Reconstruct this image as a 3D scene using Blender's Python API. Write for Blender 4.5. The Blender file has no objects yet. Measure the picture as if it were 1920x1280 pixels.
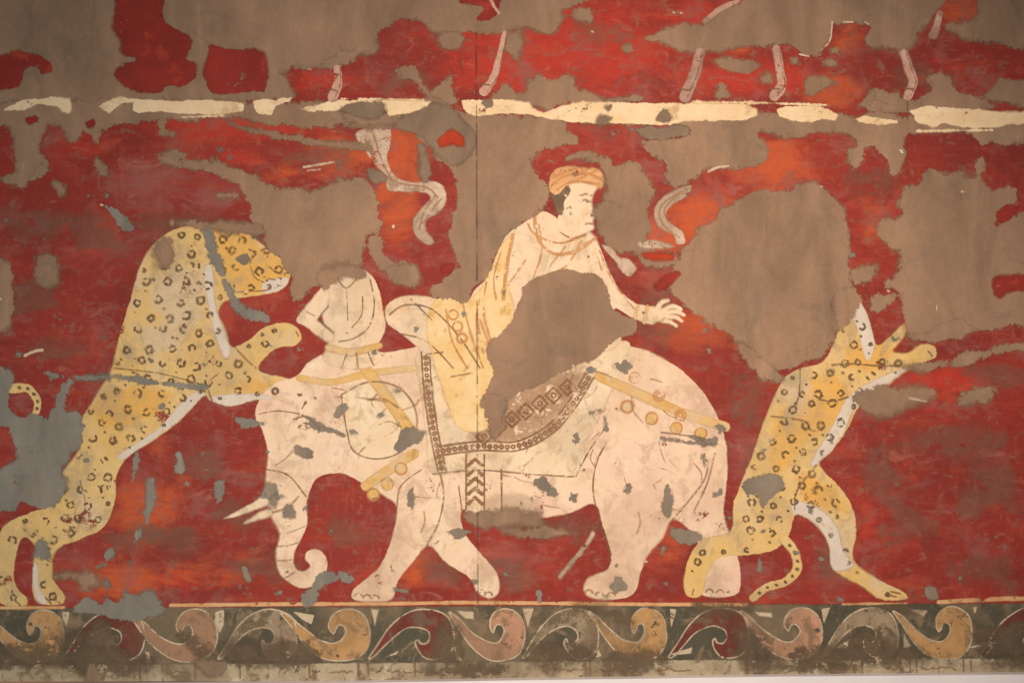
import bpy, math, random
import numpy as np
from mathutils import Vector, Matrix, Euler

random.seed(7)
rng = np.random.default_rng(7)
scene = bpy.context.scene
col = scene.collection

# ------------------------------------------------------------------ camera
W, H = 1920.0, 1280.0
HFOV = math.radians(50)
cam_d = bpy.data.cameras.new('camera'); cam = bpy.data.objects.new('camera', cam_d)
col.objects.link(cam); scene.camera = cam
cam_d.sensor_width = 36; cam_d.lens = 18 / math.tan(HFOV / 2)
cam_d.clip_start = 0.05; cam_d.clip_end = 100
CAM = Vector((-0.14, -4.1, 1.75))
YAW, ROLL = math.radians(-1.9), math.radians(0.35)
R = Euler((math.radians(90), 0, YAW), 'XYZ').to_matrix() @ Matrix.Rotation(ROLL, 3, 'Z')
cam.matrix_world = Matrix.Translation(CAM) @ R.to_4x4()
Rn = np.array(R); FL = (W / 2) / math.tan(HFOV / 2)

def wall(px, py):
    """photo pixel -> (x, z) on the wall plane y = 0 (numpy)"""
    px = np.asarray(px, float); py = np.asarray(py, float)
    d = np.stack([(px - W / 2) / FL, -(py - H / 2) / FL, -np.ones_like(px)], -1) @ Rn.T
    t = -CAM.y / d[..., 1]
    return CAM.x + d[..., 0] * t, CAM.z + d[..., 2] * t

# ------------------------------------------------------------------ objects
def tag(o, label=None, cat=None, group=None, kind=None):
    for k, v in (('label', label), ('category', cat), ('group', group), ('kind', kind)):
        if v: o[k] = v
    return o

def link(name, me, mat, parent=None):
    o = bpy.data.objects.new(name, me); col.objects.link(o)
    if mat: me.materials.append(mat)
    if parent: o.parent = parent
    return o

# ------------------------------------------------------------------ shapes in photo pixels -> signed fields
def smooth(pts, n=6, closed=True):
    p = np.array(pts, float); m = len(p); out = []
    rngi = range(m) if closed else range(m - 1)
    for i in rngi:
        if closed: a, b, c, d = p[i - 1], p[i], p[(i + 1) % m], p[(i + 2) % m]
        else: a, b, c, d = p[max(i - 1, 0)], p[i], p[i + 1], p[min(i + 2, m - 1)]
        for k in range(n):
            t = k / n
            out.append(0.5 * (2 * b + (c - a) * t + (2 * a - 5 * b + 4 * c - d) * t * t + (3 * b - a - 3 * c + d) * t ** 3))
    if not closed: out.append(p[-1])
    return np.array(out)

def sd_poly(pts):
    P = np.asarray(pts, float); Q = np.roll(P, -1, 0)
    def f(X, Y):
        best = np.full(X.shape, 1e9); ins = np.zeros(X.shape, bool)
        for (ax, ay), (bx, by) in zip(P, Q):
            ex, ey = bx - ax, by - ay; L = ex * ex + ey * ey
            if L < 1e-9: continue
            t = np.clip(((X - ax) * ex + (Y - ay) * ey) / L, 0, 1)
            best = np.minimum(best, (X - ax - t * ex) ** 2 + (Y - ay - t * ey) ** 2)
            if ay != by:
                c = ((ay > Y) != (by > Y)) & (X < (bx - ax) * (Y - ay) / (by - ay) + ax)
                ins ^= c
        d = np.sqrt(best)
        return np.where(ins, d, -d)
    f.box = (P[:, 0].min(), P[:, 1].min(), P[:, 0].max(), P[:, 1].max())
    return f

def sd_strokes(strokes):
    """strokes: list of (pts, w0, w1) half widths; tapered"""
    segs = []
    for pts, w0, w1 in strokes:
        p = np.asarray(pts, float); n = len(p) - 1
        for i in range(n):
            segs.append((p[i], p[i + 1], w0 + (w1 - w0) * i / n, w0 + (w1 - w0) * (i + 1) / n))
    path = np.asarray(strokes[0][0], float)
    A = np.array([s[0] for s in segs]); B = np.array([s[1] for s in segs])
    m = 8
    def f(X, Y):
        out = np.full(X.shape, -1e3)
        x0, y0 = X[0, 0], Y[0, 0]
        hx = X[0, 1] - X[0, 0] if X.shape[1] > 1 else 1; hy = Y[1, 0] - Y[0, 0] if Y.shape[0] > 1 else 1
        for a, b, wa, wb in segs:
            r = max(wa, wb) + m
            i0 = max(int((min(a[0], b[0]) - r - x0) / hx), 0); i1 = min(int((max(a[0], b[0]) + r - x0) / hx) + 2, X.shape[1])
            j0 = max(int((min(a[1], b[1]) - r - y0) / hy), 0); j1 = min(int((max(a[1], b[1]) + r - y0) / hy) + 2, X.shape[0])
            if i1 <= i0 or j1 <= j0: continue
            xs, ys = X[j0:j1, i0:i1], Y[j0:j1, i0:i1]
            e = b - a; L = max(e @ e, 1e-9)
            t = np.clip(((xs - a[0]) * e[0] + (ys - a[1]) * e[1]) / L, 0, 1)
            d = wa + (wb - wa) * t - np.hypot(xs - a[0] - t * e[0], ys - a[1] - t * e[1])
            out[j0:j1, i0:i1] = np.maximum(out[j0:j1, i0:i1], d)
        return out
    f.path = path[3:-2:3]
    mw = max(max(s[2], s[3]) for s in segs)
    lo = np.minimum(A.min(0), B.min(0)) - mw; hi = np.maximum(A.max(0), B.max(0)) + mw
    f.box = (lo[0], lo[1], hi[0], hi[1])
    return f

def union(*fs):
    def f(X, Y):
        o = fs[0](X, Y)
        for g in fs[1:]: o = np.maximum(o, g(X, Y))
        return o
    b = np.array([g.box for g in fs]); f.box = (b[:, 0].min(), b[:, 1].min(), b[:, 2].max(), b[:, 3].max())
    return f

def clip(f, g, grow=0):
    def k(X, Y): return np.minimum(f(X, Y), g(X, Y) + grow)
    k.box = f.box
    return k

def cut(f, g):
    def k(X, Y): return np.minimum(f(X, Y), -g(X, Y))
    k.box = f.box
    return k

def sheet(name, f, depth_mm, mat, parent, h=4.0, margin=5.0, extra=None):
    """a coat of paint or filler on the wall: a fine mesh that carries its distance to its own edge"""
    x0, y0, x1, y1 = f.box
    x0 -= margin + h; y0 -= margin + h; x1 += margin + h; y1 += margin + h
    x0 = max(x0, -50); y0 = max(y0, -50); x1 = min(x1, 1970); y1 = min(y1, 1274)
    xs = np.arange(x0, x1 + h, h); ys = np.arange(y0, y1 + h, h)
    X, Y = np.meshgrid(xs, ys)
    S = f(X, Y)
    ok = S > -margin
    cell = ok[:-1, :-1] | ok[1:, :-1] | ok[:-1, 1:] | ok[1:, 1:]
    nx = len(xs)
    jj, ii = np.nonzero(cell)
    q = np.stack([jj * nx + ii, (jj + 1) * nx + ii, (jj + 1) * nx + ii + 1, jj * nx + ii + 1], 1)
    used, inv = np.unique(q, return_inverse=True); q = inv.reshape(-1, 4)
    Xf, Yf, Sf = X.ravel()[used], Y.ravel()[used], S.ravel()[used]
    wx, wz = wall(Xf, Yf)
    co = np.stack([wx, np.full_like(wx, -depth_mm / 1000), wz], 1)
    LAYERS.append([depth_mm, len(LAYERS), None, np.unique(np.clip((Yf // 12).astype(int) + 6, 0, 119) * 180 + np.clip((Xf // 12).astype(int) + 6, 0, 179))])
    me = bpy.data.meshes.new(name)
    me.vertices.add(len(co)); me.vertices.foreach_set('co', co.astype(np.float32).ravel())
    me.loops.add(q.size); me.loops.foreach_set('vertex_index', q.astype(np.int32).ravel())
    me.polygons.add(len(q)); me.polygons.foreach_set('loop_start', np.arange(0, q.size, 4, dtype=np.int32))
    me.update(calc_edges=True)
    a = me.attributes.new('sd', 'FLOAT', 'POINT'); a.data.foreach_set('value', Sf.astype(np.float32))
    if extra:
        for k, g in extra.items():
            a = me.attributes.new(k, 'FLOAT', 'POINT'); a.data.foreach_set('value', g(Xf, Yf).astype(np.float32))
    LAYERS[-1][2] = o = link(name, me, mat, parent)
    return o

LAYERS = []
def settle_layers(step=.00006):
    """each coat lies just proud of whatever coats it covers, so no two share a plane"""
    top = np.zeros(120 * 180, int)
    for d, i, o, cells in sorted(LAYERS, key=lambda r: (r[0], r[1])):
        lv = top[cells].max() + 1; top[cells] = lv
        me = o.data; n = len(me.vertices); c = np.empty(n * 3, np.float32); me.vertices.foreach_get('co', c)
        c[1::3] = -(lv * step); me.vertices.foreach_set('co', c); me.update()

# ------------------------------------------------------------------ materials
def lin(c):
    return tuple(((v / 255) / 12.92 if v / 255 <= .04045 else ((v / 255 + .055) / 1.055) ** 2.4) for v in c) + (1,)

class N:
    def __init__(s, name):
        s.m = bpy.data.materials.new(name); s.m.use_nodes = True
        s.t = s.m.node_tree; s.t.nodes.clear()
        s.obj = s.new('ShaderNodeTexCoord').outputs['Object']
    def new(s, t): return s.t.nodes.new(t)
    def L(s, a, b): s.t.links.new(a, b)
    def put(s, sock, v):
        if isinstance(v, bpy.types.NodeSocket): s.L(v, sock)
        else: sock.default_value = v
    def map(s, sx=1, sy=1, sz=1, off=(0, 0, 0), rot=0):
        n = s.new('ShaderNodeMapping'); s.L(s.obj, n.inputs[0]); n.inputs['Scale'].default_value = (sx, sy, sz)
        n.inputs['Location'].default_value = off; n.inputs['Rotation'].default_value = (0, rot, 0); return n.outputs[0]
    def noise(s, scale, detail=4, rough=.6, vec=None, dist=0):
        n = s.new('ShaderNodeTexNoise'); s.L(vec or s.obj, n.inputs['Vector'])
        n.inputs['Scale'].default_value = scale; n.inputs['Detail'].default_value = detail
        n.inputs['Roughness'].default_value = rough; n.inputs['Distortion'].default_value = dist
        return n.outputs['Fac']
    def math(s, op, a, b=0.0, c=None):
        n = s.new('ShaderNodeMath'); n.operation = op
        s.put(n.inputs[0], a); s.put(n.inputs[1], b)
        if c is not None: s.put(n.inputs[2], c)
        return n.outputs[0]
    def ss(s, v, lo, hi, a=0.0, b=1.0, interp='SMOOTHSTEP'):
        n = s.new('ShaderNodeMapRange'); n.interpolation_type = interp
        s.put(n.inputs['Value'], v); n.inputs['From Min'].default_value = lo; n.inputs['From Max'].default_value = hi
        n.inputs['To Min'].default_value = a; n.inputs['To Max'].default_value = b
        return n.outputs['Result']
    def mix(s, f, a, b, mode='MIX'):
        n = s.new('ShaderNodeMix'); n.data_type = 'RGBA'; n.blend_type = mode
        s.put(n.inputs[0], f); s.put(n.inputs[6], a); s.put(n.inputs[7], b); return n.outputs[2]
    def attr(s, k):
        n = s.new('ShaderNodeAttribute'); n.attribute_name = k; return n.outputs['Fac']
    def finish(s, color, rough=.75, spec=.18, bump=None, alpha=None):
        b = s.new('ShaderNodeBsdfPrincipled'); o = s.new('ShaderNodeOutputMaterial')
        s.put(b.inputs['Base Color'], color); s.put(b.inputs['Roughness'], rough); b.inputs['Specular IOR Level'].default_value = spec
        if bump is not None:
            n = s.new('ShaderNodeBump'); n.inputs['Strength'].default_value = .5; n.inputs['Distance'].default_value = .002
            s.L(bump, n.inputs['Height']); s.L(n.outputs[0], b.inputs['Normal'])
        if alpha is not None: s.put(b.inputs['Alpha'], alpha)
        s.L(b.outputs[0], o.inputs[0]); return s.m

def canvas(n):
    """fine weave of the mounted canvas plus plaster grain"""
    a = n.noise(1, 2, .5, n.map(60, 1, 700)); b = n.noise(1, 2, .5, n.map(700, 1, 60)); c = n.noise(90, 4, .6)
    return n.math('ADD', n.math('ADD', n.math('MULTIPLY', a, .35), n.math('MULTIPLY', b, .35)), n.math('MULTIPLY', c, .6))

def edge_alpha(n, amp, soft, wear=0, wear_scale=9, op=1.0, off=0.0, es=1.0):
    sd = n.attr('sd')
    e1 = n.noise(12 * es, 6, .64); e2 = n.noise(55 * es, 5, .7)
    v = n.math('ADD', n.math('MULTIPLY', n.math('SUBTRACT', e1, .5), 3.6 * amp), n.math('MULTIPLY', n.math('SUBTRACT', e2, .5), 2.0 * amp))
    s = n.math('ADD', sd, v)
    if off: s = n.math('ADD', s, off)
    # crisp flaked edges in places, feathered ones elsewhere
    sf = n.ss(n.noise(5, 3, .5, n.map(1, 1, 1, (7, 0, 3))), .42, .68, soft * .55, soft * 2.6)
    a = n.ss(n.math('DIVIDE', s, sf), -1, 1)
    if wear:
        w = n.noise(wear_scale, 6, .72, n.map(1, 1, 1.15, (3.1, 0, 7.7)))
        f = n.noise(120, 4, .7)
        w = n.math('ADD', w, n.math('MULTIPLY', n.math('SUBTRACT', f, .5), .25))
        a = n.math('MULTIPLY', a, n.ss(w, .67 - .26 * wear, .67 - .26 * wear + .05, 1.0, 0.0))
    if op < 1: a = n.math('MULTIPLY', a, op)
    return a

def paint(name, c0, c1, c2=None, amp=2.5, soft=1.6, wear=0, wear_scale=9, scale=3.5, blot=.5, streak=0.0, op=1.0, grain=.12, stain=None, stain_amt=.3, es=1.0, rough=.75, grit=0.0, washes=()):
    n = N(name)
    a = n.noise(scale, 7, .62)
    c = n.mix(n.ss(a, .32, .68), lin(c0), lin(c1))
    if c2:
        b = n.noise(scale * 1.7, 6, .68, n.map(1, 1, 1, (11, 0, 5)), .4)
        c = n.mix(n.math('MULTIPLY', n.ss(b, .62 - .14 * blot, .72 - .1 * blot), .85), c, lin(c2))
    for key, wc, amt in washes:
        nz = n.noise(11, 6, .72, n.map(1, 1, 1, (2, 0, 9)), .5)
        c = n.mix(n.math('MULTIPLY', n.ss(n.math('ADD', n.attr(key), n.math('MULTIPLY', n.math('SUBTRACT', nz, .5), 2.2)), .2, .9), amt), c, lin(wc))
    if stain:
        w = n.noise(13, 6, .75, n.map(1, 1, .8, (5, 0, 2)), .6)
        c = n.mix(n.math('MULTIPLY', n.ss(w, .50, .62), stain_amt * 2), c, lin(stain))
        w2 = n.noise(2.6, 6, .6, n.map(1, 1, .7, (1, 0, 8)), .5)
        c = n.mix(n.math('MULTIPLY', n.ss(w2, .47, .60), stain_amt * 1.2), c, lin(stain))
    if streak:
        st = n.noise(1, 5, .6, n.map(3, 1, 42))
        c = n.mix(n.ss(st, .3, .7, 0, streak), c, lin(c0), 'MULTIPLY')
    g = n.noise(240, 3, .7); g2 = n.noise(38, 6, .7)
    c = n.mix(1.0, c, n.ss(n.math('ADD', n.math('MULTIPLY', g, .5), n.math('MULTIPLY', g2, .5)), .3, .7, 1 - grain, 1 + grain * .6, 'LINEAR'), 'MULTIPLY')
    al = edge_alpha(n, amp, soft, wear, wear_scale, op, es=es)
    relief = canvas(n)
    if grit:
        v = n.new('ShaderNodeTexVoronoi'); v.feature = 'DISTANCE_TO_EDGE'; v.inputs['Scale'].default_value = 3.2
        wv = n.new('ShaderNodeMix'); wv.data_type = 'VECTOR'; wv.inputs[0].default_value = .12
        nn = n.new('ShaderNodeTexNoise'); n.L(n.obj, nn.inputs['Vector']); nn.inputs['Scale'].default_value = 6; nn.inputs['Detail'].default_value = 7; nn.inputs['Roughness'].default_value = .7
        n.L(n.obj, wv.inputs[4]); n.L(nn.outputs['Color'], wv.inputs[5]); n.L(wv.outputs[1], v.inputs['Vector'])
        crk = n.math('MULTIPLY', n.ss(v.outputs['Distance'], .0, .012, 1, 0), n.ss(n.noise(2.3, 4, .6, n.map(1, 1, 1, (9, 0, 4))), .53, .6))
        c = n.mix(n.math('MULTIPLY', crk, .34), c, lin((92, 74, 60)))
        tr = n.noise(1, 6, .65, n.map(5, 1, 1.6, (0, 0, 0), .5), 1.2)
        c = n.mix(1.0, c, n.ss(tr, .3, .7, 1 - .16 * grit, 1 + .10 * grit, 'LINEAR'), 'MULTIPLY')
        sp = n.noise(330, 2, .6)
        c = n.mix(n.ss(sp, .66, .74, 0, .30 * grit), c, lin((96, 80, 66)))
        c = n.mix(n.ss(sp, .34, .27, 0, .25 * grit), c, lin((196, 172, 148)))
        relief = n.math('ADD', relief, n.math('ADD', n.math('MULTIPLY', tr, 1.2 * grit), n.math('MULTIPLY', crk, -.6)))
        relief = n.math('SUBTRACT', relief, n.math('MULTIPLY', al, .35))
    else:
        relief = n.math('ADD', relief, n.math('MULTIPLY', al, .2))
    return n.finish(c, rough, .18, relief, al)

def red_material():
    n = N('red_ground_paint')
    deep, red, bright, orange, mauve, brown = [lin(v) for v in ((134, 48, 42), (154, 54, 45), (182, 58, 46), (192, 88, 52), (152, 88, 82), (140, 98, 82))]
    a = n.noise(2.2, 7, .62, n.map(1, 1, 1.6))
    c = n.mix(n.ss(a, .34, .66), deep, red)
    nb = n.noise(7, 8, .68, n.map(1, 1, 1.9, (4, 0, 9)), .5)
    def wt(k, col, c, lo, hi, mul=1.0):
        v = n.math('ADD', n.attr(k), n.math('MULTIPLY', n.math('SUBTRACT', nb, .5), 1.5))
        return n.mix(n.math('MULTIPLY', n.ss(v, lo, hi), mul), c, col)
    c = wt('bright', bright, c, .3, .75)
    c = wt('orange', orange, c, .3, .8)
    c = wt('mauve', mauve, c, .3, .9, .8)
    # general scrubbed wear: brush streaks and abraded clouds
    st = n.noise(1, 6, .62, n.map(2.6, 1, 30, (0, 0, 3)), .3)
    c = n.mix(n.ss(st, .52, .70, 0, .24), c, orange)
    c = n.mix(n.ss(st, .46, .30, 0, .35), c, deep)
    w = n.noise(5, 7, .74, n.map(1, 1, 1.5, (8, 0, 1)), .3)
    c = n.mix(n.ss(w, .52, .64, 0, .65), c, mauve)
    w2 = n.noise(17, 7, .75, n.map(1, 1, 1.3, (2, 0, 6)), .3)
    c = n.mix(n.ss(w2, .56, .63, 0, .7), c, brown)
    w3 = n.noise(1, 9, .75, n.map(9, 1, 22, (4, 0, 4), .06), .8)
    c = n.mix(n.ss(w3, .56, .66, 0, .5), c, lin((176, 110, 96)))
    w4 = n.noise(1, 8, .7, n.map(24, 1, 7, (6, 0, 1)), .6)
    c = n.mix(n.ss(w4, .57, .66, 0, .4), c, lin((168, 96, 80)))
    w6 = n.noise(3.4, 7, .68, n.map(1, 1, 1.25, (5, 0, 2)), .9)
    c = n.mix(n.ss(w6, .52, .64, 0, .5), c, lin((176, 78, 62)))
    w7 = n.noise(4.6, 7, .7, n.map(1, 1, 1.25, (1, 0, 7)), .9)
    c = n.mix(n.ss(w7, .54, .66, 0, .45), c, lin((144, 96, 88)))
    w5 = n.noise(1.6, 9, .7, n.map(1, 1, 1.3, (3, 0, 3)), .8)
    c = n.mix(n.ss(w5, .50, .64, 0, .4), c, lin((112, 46, 42)))
    sc = n.noise(1, 4, .7, n.map(26, 1, 3.5, (1, 0, 2)))
    c = n.mix(n.ss(sc, .58, .7, 0, .2), c, orange)
    g = n.noise(200, 3, .7); g2 = n.noise(32, 6, .7)
    c = n.mix(1.0, c, n.ss(n.math('ADD', n.math('MULTIPLY', g, .4), n.math('MULTIPLY', g2, .6)), .3, .7, .84, 1.12, 'LINEAR'), 'MULTIPLY')
    return n.finish(c, .7, .2, canvas(n))

def plain(name, c0, c1, scale=4, rough=.8, bump=True):
    n = N(name)
    c = n.mix(n.ss(n.noise(scale, 6, .6), .35, .65), lin(c0), lin(c1))
    return n.finish(c, rough, .2, canvas(n) if bump else None)

M_RED = red_material()
FILL_A, FILL_B, FILL_C = (162, 130, 107), (150, 121, 100), (142, 118, 100)
M_LOSS = paint('plaster_fill', FILL_A, FILL_B, FILL_C, amp=12, soft=3.0, scale=2.6, grain=.15, rough=.85, grit=1.5)
M_LOSS2 = paint('plaster_fill_feathered', FILL_A, FILL_B, FILL_C, amp=11, soft=5, scale=4, grain=.13, rough=.85, grit=1.5)
M_LOSS_SHARP = paint('plaster_fill_sharp', FILL_B, FILL_A, FILL_C, amp=5, soft=1.3, scale=4, grain=.10, es=1.4, rough=.85, grit=1.5)
M_GREY = paint('grey_fill', (142, 135, 126), (132, 127, 119), (146, 132, 116), amp=9, soft=2.2, wear=.15, wear_scale=14, scale=5, grain=.12, es=1.3, rough=.85, grit=1.5)
M_GREYW = paint('warm_grey_fill', (146, 132, 118), (134, 122, 110), (150, 132, 114), amp=7, soft=2.0, scale=5, grain=.14, es=1.3, rough=.85, grit=1.5)
M_SMEAR = paint('rubbed_brown_smear', (150, 116, 98), (140, 108, 92), (156, 128, 112), amp=18, soft=12, wear=.45, wear_scale=12, scale=6, grain=.16, op=.34)
M_DARKF = paint('dark_fill', (144, 121, 102), (132, 112, 95), (148, 122, 102), amp=8, soft=3.5, scale=4, grain=.14, rough=.85, grit=1.5)
M_REMN = paint('red_remnant', (158, 54, 46), (136, 48, 42), (176, 66, 50), amp=5, soft=2.8, wear=.25, scale=6, grain=.14)
M_REMO = paint('orange_remnant', (186, 72, 38), (168, 50, 34), (140, 60, 44), amp=5, soft=2.8, wear=.25, scale=6, grain=.14)
M_CREAM = paint('cream_border_paint', (246, 222, 188), (236, 206, 166), (206, 174, 134), amp=3.6, soft=1.2, wear=.2, scale=7, grain=.10, streak=.25, es=1.3)
M_ELE = paint('pale_hide_paint', (242, 214, 188), (234, 204, 174), (236, 196, 176), amp=2.0, soft=1.4, wear=.2, wear_scale=8, scale=3.2, grain=.15, stain=(204, 172, 146), stain_amt=.34, washes=(('soil', (176, 146, 122), .62), ('rosy', (236, 196, 178), .5), ('chalk', (244, 224, 202), .7)))
M_PALE = paint('pale_figure_paint', (240, 216, 188), (232, 202, 170), (226, 190, 152), amp=2.0, soft=1.5, wear=.10, scale=5, grain=.10, stain=(170, 148, 124), stain_amt=.2)
M_CLOTH = paint('cloth_paint', (238, 216, 188), (230, 204, 170), (218, 184, 142), amp=1.6, soft=1.4, wear=.12, scale=6, grain=.1, stain=(166, 142, 116), stain_amt=.25)
M_OCHRE = paint('ochre_paint', (212, 166, 96), (226, 186, 122), (190, 150, 92), amp=1.6, soft=1.6, wear=.22, scale=9, grain=.14, stain=(214, 190, 160), stain_amt=.4)
M_WRAP = paint('peach_wrap_paint', (236, 190, 140), (226, 174, 122), (240, 206, 168), amp=3, soft=2, wear=.3, wear_scale=14, scale=14, grain=.2, stain=(190, 128, 84), stain_amt=.4)
M_GOLD = paint('golden_tunic_paint', (228, 190, 128), (238, 210, 164), (206, 160, 92), amp=4.5, soft=3, wear=.2, scale=8, grain=.12)
M_CAT = paint('yellow_fur_paint', (222, 184, 116), (228, 194, 136), (218, 192, 152), amp=2.2, soft=1.4, wear=.21, wear_scale=7, scale=5, grain=.16, stain=(180, 156, 122), stain_amt=.3, washes=(('amber', (226, 172, 84), .75), ('sandy', (214, 192, 164), .8), ('soot', (162, 144, 116), .6)))
M_BELLY = paint('white_fur_paint', (224, 210, 196), (212, 198, 186), (196, 184, 170), amp=2.2, soft=2, wear=.25, scale=8, grain=.14)
M_SPOT = paint('dark_spot_paint', (92, 72, 54), (124, 100, 72), (80, 62, 48), amp=1.5, soft=1.4, wear=.4, wear_scale=14, scale=12, grain=.2, es=1.6, op=.7)
M_LINE = paint('drawn_line_paint', (128, 98, 74), (160, 122, 90), (106, 82, 64), amp=.9, soft=1.1, wear=.5, wear_scale=16, scale=10, grain=.2, es=1.5, op=.72)
M_LINEF = paint('faint_line_paint', (170, 132, 98), (186, 146, 106), (150, 118, 90), amp=.9, soft=1.1, wear=.4, wear_scale=16, scale=10, grain=.2, es=1.5, op=.8)
M_RLINE = paint('red_brown_line_paint', (206, 146, 96), (218, 164, 112), (182, 124, 82), amp=1.2, soft=1.5, wear=.5, wear_scale=15, scale=10, grain=.2, es=1.5, op=.9)
M_BROWN = paint('brown_pattern_paint', (136, 98, 72), (160, 116, 86), (112, 84, 66), amp=1.3, soft=1.2, wear=.42, wear_scale=11, scale=10, grain=.2, es=1.5, op=.92)
M_DIRT = paint('worn_brown_veil', (166, 134, 108), (140, 112, 92), (180, 148, 118), amp=14, soft=12, wear=.4, wear_scale=14, scale=9, grain=.2, op=.8)
M_DIRTF = paint('faded_brown_veil', (196, 158, 128), (176, 142, 116), (206, 170, 140), amp=14, soft=12, wear=.5, wear_scale=14, scale=9, grain=.2, op=.72)
M_GRIME = paint('rubbed_grey_stain', (184, 156, 134), (168, 144, 124), (196, 166, 142), amp=12, soft=14, wear=.5, wear_scale=12, scale=9, grain=.2, op=.62)
M_PINKLEG = paint('pink_limb_paint', (214, 176, 158), (200, 150, 134), (226, 196, 172), amp=2.2, soft=1.4, wear=.35, scale=12, grain=.15, stain=(150, 120, 104), stain_amt=.4)
M_RIBBON = paint('pale_ribbon_paint', (212, 186, 166), (190, 160, 140), (224, 204, 184), amp=2.5, soft=1.8, wear=.35, scale=12, grain=.16, stain=(160, 136, 116), stain_amt=.5)
M_HAIR = paint('dark_hair_paint', (112, 90, 72), (134, 108, 86), amp=2.2, soft=1.8, wear=.5, scale=12, grain=.2)
M_BORDER = paint('dark_border_paint', (92, 88, 74), (80, 76, 64), (112, 98, 80), amp=1.5, soft=1.3, wear=.0, scale=7, grain=.18, stain=(134, 114, 92), stain_amt=.5)
M_EDGE = paint('cream_edge_paint', (222, 180, 134), (206, 150, 104), (170, 126, 92), amp=1.4, soft=1.1, wear=.35, wear_scale=12, scale=9, grain=.14)
M_WHITEL = paint('white_outline_paint', (214, 196, 170), (196, 172, 144), amp=.9, soft=1.0, wear=.35, wear_scale=14, scale=12, grain=.15, es=1.4, op=.92)
SC = {
 'maroon': paint('maroon_scroll_paint', (122, 62, 54), (106, 56, 48), (124, 84, 70), amp=1.2, soft=1.2, wear=.32, wear_scale=13, scale=9, grain=.16, stain=(112, 92, 76), stain_amt=.5),
 'pink': paint('pink_scroll_paint', (196, 148, 122), (180, 136, 110), (160, 124, 102), amp=1.2, soft=1.2, wear=.32, wear_scale=13, scale=9, grain=.16, stain=(140, 112, 90), stain_amt=.5),
 'sand': paint('sand_scroll_paint', (166, 146, 122), (148, 128, 106), (182, 162, 138), amp=1.6, soft=1.4, wear=.42, wear_scale=13, scale=9, grain=.2, stain=(116, 100, 80), stain_amt=.7),
 'ochre': paint('ochre_scroll_paint', (196, 152, 104), (178, 138, 94), (158, 124, 90), amp=1.2, soft=1.2, wear=.32, wear_scale=13, scale=9, grain=.16, stain=(136, 110, 82), stain_amt=.4),
}
M_FOOT = paint('pale_plaster_footing', (188, 172, 146), (162, 146, 122), (206, 194, 172), amp=2, soft=1.5, scale=8, grain=.16, stain=(126, 108, 88), stain_amt=.5)
M_VEIL = paint('brown_grime', (120, 102, 82), (106, 90, 74), (132, 112, 90), amp=15, soft=10, wear=.45, wear_scale=16, scale=9, grain=.18, op=.74)
M_SEAM = paint('joint_dark_line', (84, 66, 52), (100, 78, 62), amp=1.1, soft=.9, wear=.55, wear_scale=7, scale=9, op=.55)  # thin dark line drawn along the panel joints
M_FLECKW = paint('white_chip', (236, 214, 190), (220, 190, 160), amp=1.4, soft=1, wear=.3, wear_scale=20, scale=12, es=1.6)
M_BOARD = plain('board_plaster', FILL_A, FILL_B)
M_WALL = plain('white_wall_paint', (232, 228, 226), (226, 220, 220), 3, .85)
M_LEDGE = plain('white_ledge_paint', (238, 232, 236), (230, 224, 230), 3, .6)

# ------------------------------------------------------------------ the setting
def prism(name, poly_px, y0, y1, mat, parent=None):
    """solid with the outline poly_px on the wall, from depth y0 (front) to y1 (back), metres"""
    p = np.array(poly_px, float); x, z = wall(p[:, 0], p[:, 1]); n = len(p)
    v = [(x[i], y0, z[i]) for i in range(n)] + [(x[i], y1, z[i]) for i in range(n)]
    f = [tuple(range(n)), tuple(range(2 * n - 1, n - 1, -1))] + [(i, i + n, (i + 1) % n + n, (i + 1) % n) for i in range(n)]
    me = bpy.data.meshes.new(name); me.from_pydata(v, [], f); me.update()
    import bmesh
    b = bmesh.new(); b.from_mesh(me); bmesh.ops.recalc_face_normals(b, faces=b.faces); b.to_mesh(me); b.free()
    return link(name, me, mat, parent)

tag(prism('wall', [(-900, -900), (2900, -900), (2900, 2100), (-900, 2100)], .034, .2, M_WALL), kind='structure')
BOT = [(-90, 1281), (230, 1277), (480, 1274), (700, 1272), (960, 1268), (1180, 1265), (1440, 1261), (1920, 1257), (2010, 1256)]
ledge = prism('ledge', [(x, y + 2) for x, y in BOT] + [(2010, 1480), (-90, 1480)], -.03, .032, M_LEDGE)
tag(ledge, kind='structure')

# ------------------------------------------------------------------ the mural
mx, mz = wall(960, 1268)
mural = bpy.data.objects.new('mural', None); col.objects.link(mural)
mural.location = (0, 0, 0)
tag(mural, 'large weathered red wall painting of a pale elephant with riders between two spotted cats', 'mural')
prism('backing_board', [(-90, -90), (2010, -90)] + BOT[::-1], .001, .03, M_BOARD, mural)

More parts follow.
